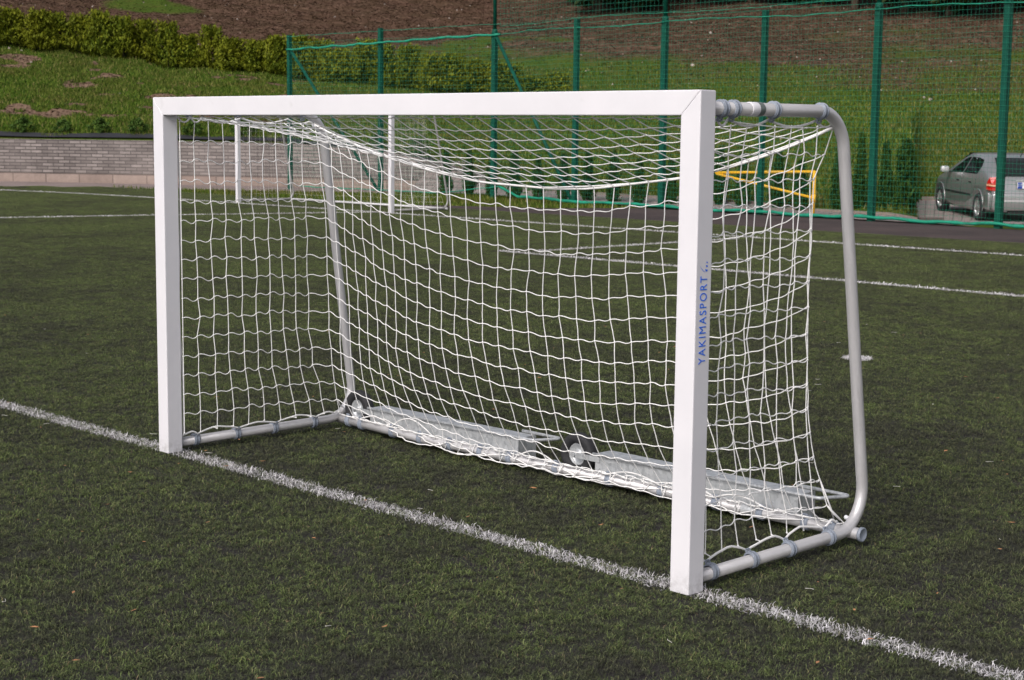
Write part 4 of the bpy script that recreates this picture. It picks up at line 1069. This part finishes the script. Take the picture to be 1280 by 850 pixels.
        bm=bmesh.new(); tube(bm,[(1.22,s*.846,.40),(1.10,s*.85,.62),(1.02,s*.835,.80),(1.0,s*.825,.94)],.004,4); obj('door_gap',bm,M_plasticb,root)
        bm=bmesh.new(); box(bm,1.25,3.0,s*.856-.006,s*.856+.006,.50,.545,.004); obj('rub_strip',bm,M_plasticb,root)
        for xx in (1.30,2.12):
            bm=bmesh.new(); box(bm,xx,xx+.15,s*.842-.012,s*.842+.012,.775,.81,.008); obj('door_handle',bm,M_plasticb,root)
        # mirror
        bm=bmesh.new(); box(bm,2.66,2.80,s*.98-.09,s*.98+.09,.93,1.07,.035); m_=obj('mirror',bm,M_shine,root,True)
        bm=bmesh.new(); box(bm,2.70,2.78,s*.86-.06,s*.86+.06,.93,.97,.01); obj('mirror_arm',bm,M_plasticb,m_)
        # tail light
        bm=bmesh.new(); V=[(.045,.60,.70),(.36,.852,.74),(.30,.846,.92),(.10,.79,.955),(.075,.66,.96),(.045,.60,.80)]
        pts=[(.055,.64,.685),(.055,.785,.685),(.16,.825,.69),(.27,.846,.70),(.24,.842,.86),(.17,.815,.955),(.10,.70,.965),(.07,.655,.86)]
        vs=[bm.verts.new((x-.012,s*(y+.012),z)) for x,y,z in pts]; c0=bm.verts.new((.07,s*.80,.82))
        for k in range(len(vs)): bm.faces.new((vs[k],vs[(k+1)%len(vs)],c0))
        tl=obj('tail_light',bm,M_red,root)
        bm=bmesh.new(); q=[(.045,.66,.775),(.045,.795,.775),(.16,.840,.78),(.25,.858,.785),(.24,.856,.82),(.15,.838,.815),(.05,.79,.81),(.048,.665,.81)]
        vs=[bm.verts.new((x-.02,s*(y+.014),z)) for x,y,z in q]; bm.faces.new(vs); obj('lens',bm,M_clear,tl)
    # rear glass
    bm=bmesh.new(); P=[(.20,.66),(.40,.61),(.62,.565),(.77,.545)]
    L=[];Rr=[]
    for x,w in P:
        z=np.interp(x,topx,topz)+.010; L.append(bm.verts.new((x-.014,w,z))); Rr.append(bm.verts.new((x-.014,-w,z)))
    for k in range(3): bm.faces.new((L[k],L[k+1],Rr[k+1],Rr[k]))
    obj('rear_window',bm,M_glass,root)
    bm=bmesh.new(); P=[(2.25,.56),(2.55,.585),(2.9,.63),(3.05,.66)]; L=[];Rr=[]
    for x,w in P:
        z=np.interp(x,topx,topz)+.010; L.append(bm.verts.new((x,w,z))); Rr.append(bm.verts.new((x,-w,z)))
    for k in range(3): bm.faces.new((L[k],L[k+1],Rr[k+1],Rr[k]))
    obj('windscreen',bm,M_glass,root)
    # bumper, plate, trim, lip, aerial
    bm=bmesh.new(); prism(bm,[(-.78,.27),(.78,.27),(.81,.36),(.81,.58),(.78,.64),(-.78,.64),(-.81,.58),(-.81,.36)],'x',-.03,.14,.03)
    for s in (1,-1): prism(bm,[(.10,.28),(.46,.30),(.46,.34),(.34,.62),(.10,.64)],'y',s*.80 if s>0 else -.857,.857 if s>0 else -.80,.012)
    obj('bumper',bm,M_car,root,True)
    bm=bmesh.new(); box(bm,-.036,-.028,-.76,.76,.455,.50,.003); obj('bumper_trim',bm,M_shine,root)
    bm=bmesh.new(); box(bm,.045,.075,-.30,.30,.885,.915,.006); obj('tailgate_trim',bm,M_shine,root)
    bm=bmesh.new(); box(bm,.035,.062,-.27,.27,.735,.865,.003); pl=obj('number_plate',bm,M_plate,root)
    bm=bmesh.new(); box(bm,.031,.0345,.17,.267,.738,.862,0); obj('plate_band',bm,M_eu,pl)
    me=text_mesh('ST',.085,.06); me.transform(Matrix(((0,0,-1,.0305),(-1,0,0,.262),(0,1,0,.775),(0,0,0,1)))); link('plate_lettering',me,M_plate,pl)
    bm=bmesh.new(); box(bm,.02,.3,-.45,.45,.18,.27,.02); obj('underside',bm,M_plasticb,root)
    bm=bmesh.new(); tube(bm,[(.70,0,1.37),(.62,0,1.47),(.52,0,1.56)],[.012,.004,.003],6); obj('aerial',bm,M_plasticb,root)
    return root
car=build_car()
rx,ry_=[float(v) for v in pos(1227,36.0)]; frx,fry=[float(v) for v in pos(1180,38.45)]
hd=math.atan2(fry-ry_,frx-rx); pit=-math.asin(.075/2.6)
Rm=Matrix.Rotation(hd,4,'Z')@Matrix.Rotation(pit,4,'Y')
# rear-left wheel contact (local .80, .80, 0) sits at rx,ry_
off=Rm@Vector((.80,.77,-.005)); zr=float(tz(np.array([rx]),np.array([ry_]),False)[0])+.03
car.matrix_world=Matrix.Translation((rx-off.x,ry_-off.y,zr-off.z))@Rm

# ------------------------------------------------------------------ light, sky, render
w=bpy.data.worlds.new('World'); S.world=w; w.use_nodes=True; nt=w.node_tree
sky=nt.nodes.new('ShaderNodeTexSky'); sky.sky_type='NISHITA'; sky.sun_disc=False
SE=rad(40); sd=Vector((.22,-.95,0)).normalized()   # towards the sun (horizontal)
sky.sun_elevation=SE; sky.sun_rotation=math.atan2(sd.x,sd.y); sky.air_density=1.0; sky.dust_density=3.0; sky.ozone_density=1.0
bg=nt.nodes['Background']; bg.inputs['Strength'].default_value=.15
bw=nt.nodes.new('ShaderNodeRGBToBW'); mx=nt.nodes.new('ShaderNodeMix'); mx.data_type='RGBA'; mx.inputs[0].default_value=.75
wb=nt.nodes.new('ShaderNodeMix'); wb.data_type='RGBA'; wb.blend_type='MULTIPLY'; wb.inputs[0].default_value=1; wb.inputs[7].default_value=(1.,.97,1.0,1)
nt.links.new(sky.outputs[0],bw.inputs[0]); nt.links.new(sky.outputs[0],mx.inputs[6]); nt.links.new(bw.outputs[0],mx.inputs[7])
nt.links.new(mx.outputs[2],wb.inputs[6]); nt.links.new(wb.outputs[2],bg.inputs[0])
sl=bpy.data.lights.new('sun','SUN'); sl.energy=1.5; sl.angle=rad(24); sl.color=(1,.955,.90); so=bpy.data.objects.new('sun',sl); COL.objects.link(so)
dirv=Vector((sd.x*math.cos(SE),sd.y*math.cos(SE),math.sin(SE))); so.rotation_euler=dirv.to_track_quat('Z','Y').to_euler()
S.view_settings.view_transform='Standard'; S.view_settings.look='None'; S.view_settings.gamma=1; S.view_settings.exposure=0.33
S.render.engine='CYCLES'; S.render.resolution_x=1024; S.render.resolution_y=680
try: S.cycles.max_bounces=6; S.cycles.diffuse_bounces=3
except Exception: pass
